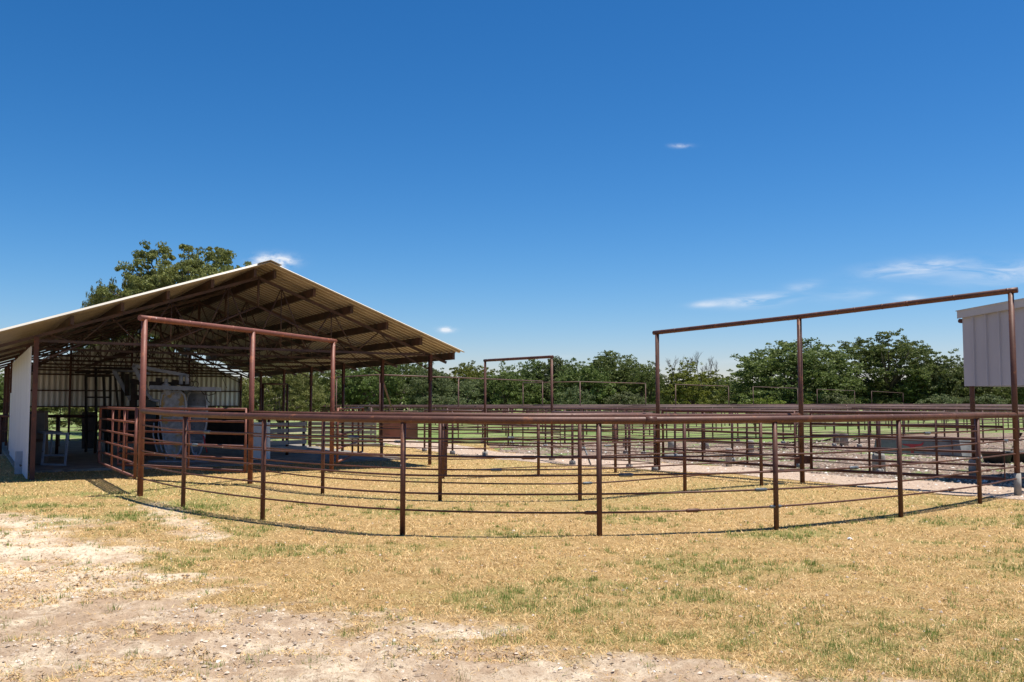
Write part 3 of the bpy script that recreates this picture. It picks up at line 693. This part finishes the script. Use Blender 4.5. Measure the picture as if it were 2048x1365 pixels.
MB().beam(PT(300, 800, YC + .9), PT(300, 912, YC + .9), .8, .05, (1, 0, 0)).build('rear_panel', 'black_steel', ch)
c_([PT(407, 872, YC), PT(410, 890, YC), PT(414, 905, YC)], .02, 'red_handle', 'red_paint', 6)
for (u0, v0, u1, v1, dY) in ((262, 762, 292, 768, .8), (268, 768, 268, 830, .8), (284, 756, 284, 832, .9), (300, 768, 352, 770, .35), (345, 764, 380, 770, .3), (272, 795, 296, 798, .8), (256, 748, 256, 792, 1.0), (318, 756, 318, 772, .4)):
    MB().beam(PT(u0, v0, YC + dY), PT(u1, v1, YC + dY), .14, .14, (0, 1, 0) if u0 == u1 else (0, 0, 1)).build('linkage', 'black_steel', ch)
cg = Th('cattle_cage', G(195, 908, .06), 'black steel cage frame of uprights and crossbars standing left of the squeeze chute', 'cage')
YG = 30.5
for a, b_, r_ in [((150, 745), (236, 745), .03), ((178, 736), (276, 737), .03), ((172, 750), (172, 905), .035), ((192, 738), (192, 905), .035), ((207, 752), (214, 905), .035), ((221, 750), (221, 905), .03),
                  ((172, 753), (222, 753), .025), ((172, 795), (222, 795), .025), ((229, 742), (238, 830), .03), ((246, 745), (246, 830), .05), ((262, 735), (262, 830), .04)]:
    MB().beam(PT(*a, YG), PT(*b_, YG), r_ * 2, r_ * 2).build('bar', 'black_steel', cg)
for u_ in (176, 216): MB().beam(PT(u_, 741, YG), PT(u_, 749, YG), .12, .12, (1, 0, 0)).build('pulley', 'black_steel', cg)
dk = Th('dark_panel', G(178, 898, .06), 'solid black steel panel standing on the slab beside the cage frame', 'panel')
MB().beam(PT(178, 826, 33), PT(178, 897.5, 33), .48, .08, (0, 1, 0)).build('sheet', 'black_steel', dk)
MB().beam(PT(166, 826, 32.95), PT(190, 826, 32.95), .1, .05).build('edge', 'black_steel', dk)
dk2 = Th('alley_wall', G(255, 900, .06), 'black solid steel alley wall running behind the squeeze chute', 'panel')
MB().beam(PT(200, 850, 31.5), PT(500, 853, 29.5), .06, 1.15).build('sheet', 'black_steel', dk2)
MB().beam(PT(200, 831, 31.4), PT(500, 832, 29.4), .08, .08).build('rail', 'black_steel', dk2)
cab = Th('storage_cabinet', G(76, 930, .06), 'tall brown weathered cabinet just inside the white side wall', 'cabinet')
MB().beam(PT(77, 931, 25.4), PT(77, 822, 25.4), .42, .22, (0, 1, 0)).build('body', 'brown_board', cab)
MB().beam(PT(77, 878, 25.27), PT(77, 826, 25.27), .34, .02, (0, 1, 0)).build('door', 'slab', cab)
MB().beam(PT(77, 928, 25.27), PT(77, 884, 25.27), .34, .02, (0, 1, 0)).build('door', 'slab', cab)
ws = Th('work_stand', G(108, 932, .06), 'grey metal work stand with open frame on the slab', 'stand')
y1 = 24.6
tops_ = [(90, 864), (138, 867), (104, 862), (92, 862)]
legs = [((90, 866), (84, 929), y1), ((136, 868), (130, 930), y1), ((104, 864), (101, 908), y1 + 1.4), ((134, 866), (131, 908), y1 + 1.4)]
for a, b_, Y in legs: MB().beam(PT(*a, Y), PT(*b_, Y), .045, .045).build('leg', 'grey_paint', ws)
mb = MB(); mb.prism([PT(66, 861, y1 + 1.2), PT(104, 861, y1 + 1.2), PT(138, 866, y1), PT(88, 865, y1)], (0, 0, -.05)); mb.build('top', 'grey_paint', ws)
MB().beam(PT(84, 911, y1 + .3), PT(131, 911, y1 + .3), .05, .05).build('crossbar', 'grey_paint', ws)
MB().beam(PT(82, 929, y1), PT(132, 930, y1), .05, .05).build('crossbar', 'grey_paint', ws)
wc = Th('white_cabinet', G(520, 921, .06), 'small white metal cabinet with a rust stain under the shed roof', 'cabinet')
MB().beam(PT(520, 921, 27.6), PT(520, 845, 27.6), .49, .45, (0, 1, 0)).build('body', 'white_enamel', wc)
MB().beam(PT(520, 919.5, 27.355), PT(520, 847, 27.355), .45, .03, (0, 1, 0)).build('door', 'white_enamel', wc)
MB().beam(PT(532, 880, 27.32), PT(532, 872, 27.32), .02, .03, (0, 1, 0)).build('handle', 'sleeve', wc)
al = Th('board_alley', G(580, 905, .06), 'dark boarded cattle alley wall in the shade behind the white cabinet', 'panel')
for k, v in enumerate((850, 862, 874, 886, 898)):
    MB().beam(PT(536, v + 1, 28.6), PT(612, v - 2, 31), .05, .13).build('board', 'grey_plank', al)
for u_, Y in ((538, 28.65), (575, 29.8), (608, 31)): MB().tube([PT(u_, 838, Y), (PT(u_, 838, Y)[0], Y, .03)], .05, 8).build('post', 'pipe_dark', al)
al2 = Th('slatted_panel', G(685, 897), 'pale horizontal slatted panel with sunlit gaps just outside the shed', 'panel')
for k in range(6):
    v = 848 + k * 8.6; a = PT(617, v, 38); b_ = PT(752, v, 38)
    MB().beam(a, b_, .03, .12).build('slat', 'grey_plank', al2)
    MB().beam(Vector(a) + Vector((0, .03, .068)), Vector(b_) + Vector((0, .03, .068)), .09, .012).build('slat_lip', 'white_plastic', al2)
for u_ in (618, 664, 706, 751): MB().tube([PT(u_, 838, 38.1), (PT(u_, 838, 38.1)[0], 38.1, -.05)], .04, 8).build('post', 'pipe_tan', al2)
rg = Th('solid_gate', G(800, 879), 'solid reddish brown sheet metal gate just outside the shed', 'gate')
Yr = G(800, 879)[1]
MB().beam(PT(763, 860, Yr), PT(834, 860, Yr), .03, .76).build('sheet', 'red_sheet', rg)
MB().tube([PT(745, 822, Yr), PT(835, 823, Yr), (PT(835, 823, Yr)[0], Yr, .05)], .025, 8).build('frame', 'pipe_tan', rg)
MB().tube([PT(763, 822.5, Yr), (PT(763, 823, Yr)[0], Yr, -.03)], .04, 8).build('post', 'pipe_tan', rg)
sb = Th('concrete_blocks', G(700, 896), 'low pale concrete kerb running below the slatted panel', 'kerb')
MB().beam((G(620, 896)[0], 36.8, .05), (G(760, 896)[0], 36.8, .05), .35, .14).build('kerb', 'concrete', sb)

# rails and frames right behind the shed
def up_frame(label, pts, tops, z, mat='pipe_far', rp=.03, rb=.03, gap=None, group='far gate frames of the back pens'):
    P = []; T = []
    for (u, v) in tops:
        d = ray(u, v); t_ = (z - HC) / d[2]; P.append(Vector((d[0] * t_, d[1] * t_, 0))); T.append(Vector((d[0] * t_, d[1] * t_, z)))
    th = Th('pipe_gateway', P[0][:], label, 'gate frame', group)
    for i_, p in enumerate(P):
        if pts and not pts[i_]: continue
        MB().tube([p + Vector((0, 0, -.05)), T[i_]], rp, 8).build('post', mat, th)
    MB().tube(T, rb, 8).build('crossbar', mat, th); return P, th
P_, th_ = up_frame('long bent pipe gate frame right of the shed with a leaning brace pole', [1, 1, 1, 1], [(673, 755), (760, 750), (917, 756), (1085, 763)], 2.9, 'pipe_tan')
q0 = Vector(P_[1]); MB().tube([q0 + Vector((.05, -.1, 2.85)), Vector(G(800, 866))], .05, 8).build('brace', 'pipe_tan', th_)
up_frame('low wide pipe gate frame with a slightly peaked crossbar behind the lone frame', [1, 1, 1], [(1046, 766.5), (1160, 764), (1291, 767.5)], 2.9, 'pipe_tan')
up_frame('far pipe gate frame in front of the yellowish bush with dead twigs', None, [(1351, 769.5), (1457, 773)], 2.9, 'pipe_tan')
up_frame('far pipe gate frame seen just left of the middle post of the tall right frame', None, [(1506, 774), (1595, 777)], 2.9)
up_frame('far pipe gate frame between the round oak and the spreading oak', None, [(1634, 779), (1709, 782)], 2.9)
up_frame('far pipe gate frame in front of the spreading oak', None, [(1743, 783), (1806, 786.5)], 2.9)
up_frame('far pipe gate frame closest to the pale metal building', None, [(1834, 787.5), (1887, 790)], 2.9)
up_frame('small dark pipe gate frame seen under the shed roof before sunlit leaves', None, [(526, 768), (575, 769)], 2.45, 'pipe_dark', rp=.045)
up_frame('pipe gate frame passing behind the lower edge of the pale metal building', None, [(2012, 798), (2090, 801)], 2.6)

# back pens: straight fences laid out square to the shed
def L(s, t_): v = S(s, t_); return (v.x, v.y)
line_fence('footed pipe fence running back from the pale metal building past the water trough', [L(8.2, -11), L(8.2, 12)], 2.6, 1.5, 4, foot=1)
line_fence('footed pipe fence just beyond the concrete water trough', [L(18.4, -9), L(18.4, 7)], 2.6, 1.5, 4, foot=1)
line_fence('pipe fence crossing the pens behind the two dark gates', [L(8.2, .8), L(40, .8)], 2.7, 1.5, 4, foot=2)
line_fence('back pen fence, second crossing row beyond the water trough', [L(5, 9), L(60, 9)], 2.8, 1.5, 4)
line_fence('back pen fence, third crossing row beyond the water trough', [L(5, 17), L(66, 17)], 3.0, 1.5, 5)
line_fence('back pen fence, fourth crossing row beyond the water trough', [L(5, 27), L(72, 27)], 3.2, 1.5, 5)
line_fence('farthest crossing fence of the back pens along the foot of the trees', [L(6, 40), L(86, 40)], 3.4, 1.5, 5)
for s_, lab in ((13, 'back pen divider fence nearest the lone gate frame'), (20, 'back pen divider fence behind the left dark gate'), (28, 'back pen divider fence behind the trough'), (37, 'back pen divider fence to the right of the trough'), (47, 'back pen divider fence left of the far building post'), (58, 'back pen divider fence at the far right')):
    line_fence(lab, [L(s_, 9), L(s_, 40)], 3.2, 1.5, 4)
line_fence('pipe fence behind the shed, seen below its back wall', [G(-400, 905), G(0, 909), G(113, 912), G(190, 911)], 3.9, 1.28, 1, 'pipe_dark', rp=.05, rt=.045, zb=.8)
wf = Th('wire_fence', G(60, 893), 'thin wire fence on crooked posts in the pasture behind the shed', 'fence')
Yw = 35.5
for k in range(5): MB().tube([(-34, Yw, .3 + .24 * k), (-9, Yw, .3 + .24 * k)], .010, 4).build('wire', 'black_steel', wf)
for k, (X_, ln) in enumerate([(-33, .1), (-29.5, -.05), (-26, .05), (-22, .12), (-20, -.06), (-18.1, .04), (-17.3, 0), (-16.3, -.12), (-15, .1), (-12.5, 0)]):
    MB().tube([(X_ + ln, Yw + .02, 0), (X_, Yw + .02, 1.5)], .022, 6).build('post', 'bark', wf)

# ---------------------------------------------------------------- water trough, tubs, pale metal building
tr = Th('water_trough', G(1835, 912), 'long concrete water trough painted with a red longhorn head', 'trough')
a = Vector(G(1746, 907)); b_ = Vector(G(1925, 915)); d = (b_ - a).normalized(); n_ = Vector((d.y, -d.x, 0)); ht = .56
if n_.y > 0: n_ = -n_
ln = (b_ - a).length; wdt = .9
def tp(x_, y_, z_): return a + d * x_ - n_ * y_ + Vector((0, 0, z_))
mb = MB(); mb.v += [tp(0, 0, -.02), tp(ln, 0, -.02), tp(ln, wdt, -.02), tp(0, wdt, -.02), tp(.08, .06, ht), tp(ln - .12, .06, ht), tp(ln - .12, wdt - .06, ht), tp(.08, wdt - .06, ht),
    tp(.18, .16, ht), tp(ln - .22, .16, ht), tp(ln - .22, wdt - .16, ht), tp(.18, wdt - .16, ht), tp(.2, .2, .3), tp(ln - .24, .2, .3), tp(ln - .24, wdt - .2, .3), tp(.2, wdt - .2, .3)]
for f in ((0, 1, 5, 4), (1, 2, 6, 5), (2, 3, 7, 6), (3, 0, 4, 7), (4, 5, 9, 8), (5, 6, 10, 9), (6, 7, 11, 10), (7, 4, 8, 11), (8, 9, 13, 12), (9, 10, 14, 13), (10, 11, 15, 14), (11, 8, 12, 15), (12, 13, 14, 15)):
    mb.f.append(f); mb.sm.append(False)
mb.build('basin', 'trough_concrete', tr)
horn = [(-.36, .10), (-.34, .04), (-.24, .01), (-.12, .02), (-.07, .0), (-.09, -.05), (-.06, -.06), (-.055, -.20), (-.03, -.25), (.03, -.25), (.055, -.20), (.06, -.06), (.09, -.05), (.07, .0), (.14, .03), (.26, .03), (.33, .07), (.36, .13), (.37, .07), (.33, -.0), (.26, -.035)]
horn = [(-.38, .06), (-.30, .055), (-.20, .05), (-.08, .06), (.08, .06), (.18, .06), (.27, .075), (.33, .11), (.36, .15), (.37, .10), (.345, .045), (.29, .01), (.19, -.01), (.10, -.02), (.075, -.05), (.06, -.15), (.045, -.23), (-.045, -.23), (-.06, -.15), (-.075, -.05), (-.11, -.02), (-.20, -.005), (-.30, .015)]
tilt = .06 / ht
MB().prism([tp(1.38 + x_ * 1.0, (.30 + z_) * tilt - .006, .30 + z_) for x_, z_ in horn], n_ * .004).build('emblem', 'red_paint', tr)
MB().beam(tp(ln - .3, .02, .05), tp(ln - .34, .02, ht - .02), .03, .03).build('pipe', 'pipe_far', tr)
for (u, v, r_, lab) in ((1994, 926, .42, 'black rubber feed tub standing in the open yard right of the trough'), (2046, 925, .5, 'larger black rubber feed tub at the edge beside the building shade')):
    tb = Th('feed_tub', G(u, v), lab, 'tub'); MB().lathe(G(u, v), [(r_ * .7, .0), (r_ * .8, .02), (r_, .30), (r_ * 1.04, .31), (r_ * .95, .30), (r_ * .72, .06)], 20).build('tub', 'rubber', tb)
rk = Th('concrete_ring', G(1347, 916), 'low broken concrete ring on the gravel behind the left dark gate', 'concrete ring')
MB().lathe(G(1347, 916), [(.36, -.02), (.34, .13), (.24, .15), (.22, .05)], 9).build('ring', 'concrete', rk)
for (u, v, h_, r_, lab) in ((1672, 888, .45, .13, 'short pale concrete pier left of the water trough'), (1688, 892, .5, .17, 'wider pale concrete pier directly left of the water trough'), (1500, 905, .42, .14, 'pale concrete pier standing in the gravel behind the left dark gate'),
        (1410, 899, .3, .15, 'low concrete pier behind the left dark gate'), (1342, 899, .3, .12, 'concrete pier just behind the left end of the left dark gate'), (1254, 894, .3, .17, 'concrete pier in the green patch behind the innermost curved fence'), (1458, 934, .5, .09, 'slim grey pier at the path edge below the left dark gate'), (1758, 945, .46, .16, 'stout concrete pier carrying a post at the path edge before the trough')):
    pr_ = Th('concrete_pier', G(u, v), lab, 'pier', 'concrete piers in the gravel yard')
    MB().lathe(G(u, v), [(r_, -.03), (r_ * .97, h_ * .9), (r_ * .85, h_)], 14).build('pier', 'concrete', pr_)
    if u == 1758: MB().tube([Vector(G(u, v)) + Vector((0, 0, h_)), Vector(G(u, v)) + Vector((0, 0, 1.5))], .05, 8).build('post', 'pipe', pr_)

bd = Th('metal_building', G(1950, 960), 'pale ribbed metal building raised on posts at the right edge', 'building')
g_ = Vector(G(1950, 960)); A_ = Vector((-DD[0], -DD[1], 0)); B_ = Vector((LX[0], LX[1], 0))
o_ = g_ - A_ * .12 - B_ * .10; zb_ = ZV(773, o_.y); zt0 = ZV(636, o_.y); sl_ = .085; LN = 8.5; dep = 6.5
def bp(a, b_, z): return o_ + A_ * a + B_ * b_ + Vector((0, 0, z))
def clad(a, b_, h_): return bp(a, -h_, zb_ + (zt0 + a * sl_ - zb_) * b_)
mb = MB(); pr = []; x_ = 0
while x_ < LN:
    for dx_, hh in ((0, 0), (.105, 0), (.108, .004), (.112, 0), (.245, 0), (.262, 1), (.288, 1), (.305, 0)): pr.append((min(x_ + dx_, LN), hh * .05))
    x_ += .305
for j_ in range(2):
    for (a_, hh) in pr: mb.v.append(clad(a_, j_, hh))
nn = len(pr)
for i_ in range(nn - 1): mb.f.append((i_, i_ + 1, i_ + 1 + nn, i_ + nn)); mb.sm.append(False)
o = mb.build('front_wall', 'barn', bd); md = o.modifiers.new('thickness', 'SOLIDIFY'); md.thickness = .006
MB().prism([bp(0, .03, zb_), bp(0, dep, zb_), bp(0, dep, zt0), bp(0, .03, zt0)], A_ * .02).build('end_wall', 'barn', bd)
MB().prism([bp(-.06, -.10, zt0 - .02), bp(LN, -.10, zt0 - .02 + (LN + .1) * sl_), bp(LN, -.10, zt0 + .15 + (LN + .1) * sl_), bp(-.06, -.10, zt0 + .15)], B_ * .02).build('fascia', 'barn_trim', bd)
MB().prism([bp(-.08, -.12, zt0 + .145), bp(LN, -.12, zt0 + .145 + (LN + .1) * sl_), bp(LN, -.12, zt0 + .165 + (LN + .1) * sl_), bp(-.08, -.12, zt0 + .165)], B_ * (dep + .3)).build('roof', 'barn_trim', bd)
MB().tube([bp(-.05, -.02, zt0 - .07), bp(-.05, dep, zt0 - .07)], .05, 8).build('gutter', 'pipe_dark', bd)
for a_, b_ in ((.12, .10), (LN - .3, .12), (.12, dep - .2), (LN - .3, dep - .2), (4.4, .12)):
    q = bp(a_, b_, 0)
    MB().tube([q, q + Vector((0, 0, zt0 + .1))], .055, 10).build('post', 'pipe', bd)
    MB().lathe(q, [(.13, -.05), (.125, .42), (.10, .45)], 14).build('footing', 'concrete', bd)
MB().beam(bp(.03, .05, zb_ + .06), bp(LN, .05, zb_ + .06), .06, .12).build('girt', 'purlin', bd)

# ---------------------------------------------------------------- trees
def crown_mesh(name, seed, W, H, zb, ncl, nleaf, ls, rc, mat, fl=.62, lob=.25, flat=1.0, cen=.42):
    r = np.random.default_rng(seed); d = r.normal(size=(ncl, 3)); d /= np.linalg.norm(d, axis=1)[:, None]
    d[:, 2] = np.where(d[:, 2] < -.55, -d[:, 2], d[:, 2])
    rad = .45 + .55 * r.random(ncl) ** .6
    az = np.arctan2(d[:, 1], d[:, 0]); rad *= 1 + lob * np.sin(az * 3 + seed) * .5 + lob * (r.random(ncl) - .5)
    hh = H - zb; C = np.c_[d[:, 0] * W * rad, d[:, 1] * W * rad, zb + hh * (cen + (1 - cen) * d[:, 2] * rad)]
    C[:, 2] = np.maximum(C[:, 2], zb * .9)
    ns = ncl * 8; par = np.repeat(np.arange(ncl), 8)        # sprays of leaves gathered round each limb end
    Sc = C[par] + r.normal(size=(ns, 3)) * rc * np.array([.62, .62, .62 * fl]) * (.6 + .8 * r.random(ncl))[par][:, None]
    k = r.integers(0, ns, nleaf); cr = rc * (.22 + .34 * r.random(ns))
    q = r.normal(size=(nleaf, 3)); q /= np.linalg.norm(q, axis=1)[:, None]; q *= (r.random(nleaf) ** .4)[:, None]
    c = Sc[k] + q * cr[k][:, None] * np.array([1, 1, fl])
    c[:, 2] = np.maximum(c[:, 2], .15)
    a = r.normal(size=(nleaf, 3)); a /= np.linalg.norm(a, axis=1)[:, None]; b = np.cross(a, r.normal(size=(nleaf, 3))); b /= np.linalg.norm(b, axis=1)[:, None]
    s = (ls * (.6 + .8 * r.random(nleaf)))[:, None]
    v = np.stack([c - a * s, c - b * s * .55, c + a * s, c + b * s * .55], 1).reshape(-1, 3)
    tone = np.repeat(np.clip(r.random(nleaf) * .6 + r.random(ncl)[par[k]] * .5, 0, 1), 4)
    return npmesh(name, v, np.arange(4 * nleaf).reshape(-1, 4), mat, tone=tone), C, float(np.percentile(np.abs(c[:, 0]), 98)), float(np.percentile(c[:, 2], 99.6))
def trunk_mb(C, W, H, zb, r0, seed, nl=12, lean=(0, 0)):
    rr = random.Random(seed); mb = MB(); fork = Vector((lean[0], lean[1], max(zb * 1.1, H * .22)))
    mb.tube([(0, 0, -.2), (lean[0] * .2, lean[1] * .2, fork.z * .4), fork], [r0 * 1.25, r0, r0 * .85], 9)
    idx = list(range(len(C))); rr.shuffle(idx)
    for i_ in idx[:nl]:
        e = Vector(C[i_].tolist()); mid = fork.lerp(e, .5) + Vector((rr.uniform(-.5, .5), rr.uniform(-.5, .5), .08 * H)) * .6
        mb.tube([fork - Vector((0, 0, .2)), fork.lerp(mid, .5) + Vector((0, 0, .1)), mid, e], [r0 * .55, r0 * .4, r0 * .26, r0 * .08], 6)
    return mb
def tree(proto, name, label, u, vtop, vbase, hw, cat='tree', group=None, rot=0, Y=None):
    crown, tmesh, W, H = proto
    p = G(u, vbase) if Y is None else (PT(u, 800, Y)[0], Y, 0)
    Yt = p[1]; h_ = ZV(vtop, Yt); w_ = hw * Yt / F
    o = bpy.data.objects.new(name, None); COL.objects.link(o); o.location = (p[0], p[1], 0); o.rotation_euler = (0, 0, rot)
    tag(o, label, cat, group)
    for nm, me in (('crown', crown), ('trunk', tmesh)):
        c = bpy.data.objects.new(nm, me); COL.objects.link(c); c.parent = o; c.scale = (w_ / W, w_ / W, h_ / H)
    return o
def proto(seed, W, H, zb, ncl, nleaf, ls, rc, mat, r0=.3, nl=12, **k):
    me, C, Wx, Hz = crown_mesh('crown', seed, W, H, zb, ncl, nleaf, ls, rc, mat, **k)
    tb_ = trunk_mb(C, W, H, zb, r0, seed, nl); tme = bpy.data.meshes.new('trunk')
    tme.from_pydata([tuple(v) for v in tb_.v], [], tb_.f); tme.polygons.foreach_set('use_smooth', tb_.sm); tme.materials.append(M['bark'])
    return (me, tme, Wx, Hz)
PA = proto(11, 5, 8, .4, 110, 19000, .15, 1.05, 'leaf'); PB = proto(12, 5, 8, .3, 120, 19000, .15, .95, 'leaf_grey')
PC = proto(13, 5, 8, .7, 100, 19000, .15, 1.1, 'leaf', lob=.4); PD = proto(14, 5, 8, .3, 130, 19000, .14, .8, 'leaf_yel', lob=.4)
PE = proto(15, 6.5, 10, .8, 230, 42000, .14, 1.05, 'leaf', lob=.15, r0=.4, cen=.34); PF = proto(16, 7.5, 10, 2.4, 140, 34000, .14, 1.15, 'leaf', lob=.5, r0=.4, nl=26, fl=.42, cen=.55)
PG = proto(17, 3, 3.2, .15, 60, 7000, .12, .6, 'leaf_grey', r0=.1); PH_ = proto(18, 3, 3.2, .1, 60, 7000, .12, .6, 'leaf_yel', r0=.1)
PT1 = proto(21, 4, 7.5, .5, 100, 13000, .13, .7, 'leaf_yel', lob=.5, r0=.2)
PN = proto(31, 4.3, 9.8, 4.0, 120, 85000, .07, .72, 'leaf_near', lob=.35, r0=.32, nl=40, fl=.6, cen=.42)
PN2 = proto(32, 4.6, 6.5, 1.0, 90, 42000, .075, .85, 'leaf_near', lob=.35, r0=.22, nl=20)

tree(PN, 'oak_tree', 'tall airy oak rising above the left slope of the shed roof', 372, 492, 0, 150, rot=.4, Y=50)
tree(PN2, 'oak_tree', 'lower oak left of the tall airy one, its crown just clearing the shed roof', 250, 540, 0, 84, rot=2.6, Y=52)
tree(PN2, 'oak_tree', 'short oak whose top peeks over the lower left roof edge of the shed', 180, 588, 0, 42, rot=1.2, Y=53)
tree(PN2, 'oak_tree', 'sunlit olive green oak seen through the right bays of the shed', 560, 728, 0, 88, rot=1.0, Y=47)
tree(PN2, 'oak_tree', 'oak with drooping branches visible under the back wall of the shed', 190, 786, 0, 88, rot=3.0, Y=43)
bk = [ # proto, u, vtop, vbase, hw, label
 (PA, 668, 730, 828, 62, 'dark oak with a thick trunk at the edge of the sunlit leaves behind the shed'),
 (PC, 738, 716, 829, 62, 'broad oak directly behind the shed posts with its trunk in view'),
 (PA, 800, 712, 828, 55, 'oak filling the gap between the last two shed posts'),
 (PB, 862, 738, 829, 48, 'rounded tree just right of the shed eave corner'),
 (PD, 880, 745, 824, 42, 'yellow green tree standing behind the corner of the shed eave'),
 (PD, 940, 727, 824, 50, 'yellow green tree just left of the lone gate frame'),
 (PB, 935, 765, 829, 58, 'low grey green oak left of the lone gate frame'),
 (PA, 1010, 738, 829, 52, 'dark tree inside the left half of the lone gate frame'),
 (PC, 1055, 722, 828, 55, 'tall oak inside the right half of the lone gate frame'),
 (PB, 1112, 718, 828, 50, 'tree directly behind the right post of the lone gate frame'),
 (PA, 1165, 722, 829, 52, 'bushy oak right of the lone gate frame'),
 (PE, 1232, 707, 828, 72, 'large oak just left of the tall right frame, highest of the middle treeline'),
 (PA, 1296, 730, 829, 38, 'narrow oak at the first post of the tall right frame'),
 (PA, 1462, 785, 829, 20, 'shadowed tree between the twiggy bush and the large round oak'),
 (PC, 1665, 752, 829, 42, 'lower oak shoulder right of the large round oak'),
 (PA, 1715, 752, 829, 55, 'dark low oak under the left side of the spreading oak'),
 (PC, 1812, 738, 829, 62, 'dense oak below the umbrella crown of the spreading oak'),
 (PB, 1868, 722, 829, 55, 'tree left of the wall of the pale metal building'),
 (PA, 1925, 716, 829, 52, 'tree half hidden by the corner of the pale metal building'),
 (PC, 1995, 740, 830, 60, 'dark tree under the raised wall of the pale metal building'),
 (PA, 2075, 738, 829, 55, 'tree at the far right edge below the pale metal building'),
 (PA, -10, 742, 826, 40, 'distant tree at the far left edge beside the white side wall')]
for i_, (pp, u, vt, vb, hw, lab) in enumerate(bk):
    tree(pp, 'oak_tree' if pp is not PD else 'leafy_tree', lab, u, vt, vb, hw * 1.1, rot=i_ * 1.37, group='trees along the far edge of the pasture')
tree(PE, 'oak_tree', 'large round oak behind the middle post of the tall right frame', 1582, 684, 830, 122, rot=.3, group='trees along the far edge of the pasture')
tree(PF, 'oak_tree', 'spreading oak with an umbrella crown and bare limbs showing', 1775, 671, 829, 112, rot=.9, group='trees along the far edge of the pasture')
tt_ = tree(PT1, 'leafy_tree', 'yellowish leafy tree topped with bare dead twigs', 1387, 724, 829, 66, rot=.5, group='trees along the far edge of the pasture')
Yt = tt_.location.y; mb = MB(); rr = random.Random(5); org = tt_.location
def twig(p, d, l_, r_, dep_):
    e = p + d * l_; mb.tube([tuple(p), tuple((p + e) / 2 + Vector((rr.uniform(-.1, .1), 0, 0))), tuple(e)], [r_, r_ * .8, r_ * .5], 5, False)
    if dep_:
        for _ in range(3): twig(p + d * l_ * rr.uniform(.35, .95), (d + Vector((rr.uniform(-.7, .7), rr.uniform(-.5, .5), rr.uniform(-.1, .5)))).normalized(), l_ * rr.uniform(.45, .7), r_ * .55, dep_ - 1)
for u in (1342, 1350, 1358, 1374, 1381, 1389, 1398, 1408, 1417, 1426, 1436):
    mb = MB(); twig(Vector(PT(u, 752 + abs(u - 1388) * .35, Yt)), Vector((rr.uniform(-.3, .4), 0, 1)).normalized(), rr.uniform(1.5, 2.5), .06, 3)
    me = bpy.data.meshes.new('dead_branch'); me.from_pydata([tuple(v - Vector(org)) for v in mb.v], [], mb.f); me.materials.append(M['dead_twig'])
    c = bpy.data.objects.new('dead_branch', me); COL.objects.link(c); c.parent = tt_; c.rotation_euler = (0, 0, -tt_.rotation_euler.z)
bs_ = [(PH_, 1530, 796, 832, 42, 'bright yellow green bush left of the middle post of the tall right frame'), (PH_, 1608, 800, 832, 22, 'bright yellow green bush right of the middle post of the tall right frame'),
 (PG, 1672, 788, 832, 36, 'pale grey green bush under the lower oak shoulder'), (PG, 1880, 790, 832, 42, 'large pale bush left of the building post'), (PG, 1935, 795, 832, 26, 'pale bush touching the building post'),
 (PG, 870, 790, 832, 34, 'grey green bush right of the last shed post'), (PG, 905, 792, 832, 34, 'rounded bush at the post of the long bent frame'), (PG, 1150, 775, 831, 34, 'pale leafy bush behind the low wide gate frame'),
 (PG, 1255, 785, 832, 40, 'pale bush under the large oak of the middle treeline'), (PH_, 1415, 806, 833, 16, 'small yellow green shrub at the foot of the twiggy tree'), (PG, 1790, 803, 832, 24, 'small bush at the foot of the spreading oak'), (PG, 1980, 790, 832, 34, 'bush under the raised wall of the building')]
for i_, (pp, u, vt, vb, hw, lab) in enumerate(bs_): tree(pp, 'bush', lab, u, vt, vb, hw, 'bush', 'bushes along the foot of the treeline', rot=i_ * 2.1)
# the wood that closes the view behind them
r = np.random.default_rng(99); n_c = 1700; cx = r.uniform(-150, 190, n_c); cy = r.uniform(150, 168, n_c)
hw_ = np.where(cx < -45, 5.0, 5.6) ; cz = r.random(n_c) * (hw_ - 1.0) * (.75 + .5 * fbm(cx * .12, cy * .02, 3)) + .5
nl_ = 130000; k = r.integers(0, n_c, nl_); q = r.normal(size=(nl_, 3)); q /= np.linalg.norm(q, axis=1)[:, None]
c = np.c_[cx, cy, cz][k] + q * np.array([1.9, 1.9, 1.2]) * (r.random(nl_) ** .4)[:, None]; c[:, 2] = np.maximum(c[:, 2], .1)
a = r.normal(size=(nl_, 3)); a /= np.linalg.norm(a, axis=1)[:, None]; b = np.cross(a, r.normal(size=(nl_, 3))); b /= np.linalg.norm(b, axis=1)[:, None]
v = np.stack([c - a * .34, c - b * .22, c + a * .34, c + b * .22], 1).reshape(-1, 3)
me = npmesh('far_wood', v, np.arange(4 * nl_).reshape(-1, 4), 'leaf', tone=np.repeat(r.random(nl_) * .8, 4))
o = bpy.data.objects.new('far_wood', me); COL.objects.link(o); tag(o, 'dense dark wood closing the view behind the pasture trees', 'wood', kind='stuff')

sc_ = G(1700, 1082); th = Th('paper_scrap', sc_, 'small crumpled white paper scrap lying in the grass right of centre', 'litter')
MB().prism([Vector(sc_) + Vector(p) for p in ((-.03, 0, .02), (-.012, -.01, .035), (.02, 0, .025), (.035, .006, .012), (.0, .012, .008))], (.008, .03, .01)).build('scrap', 'white_enamel', th)
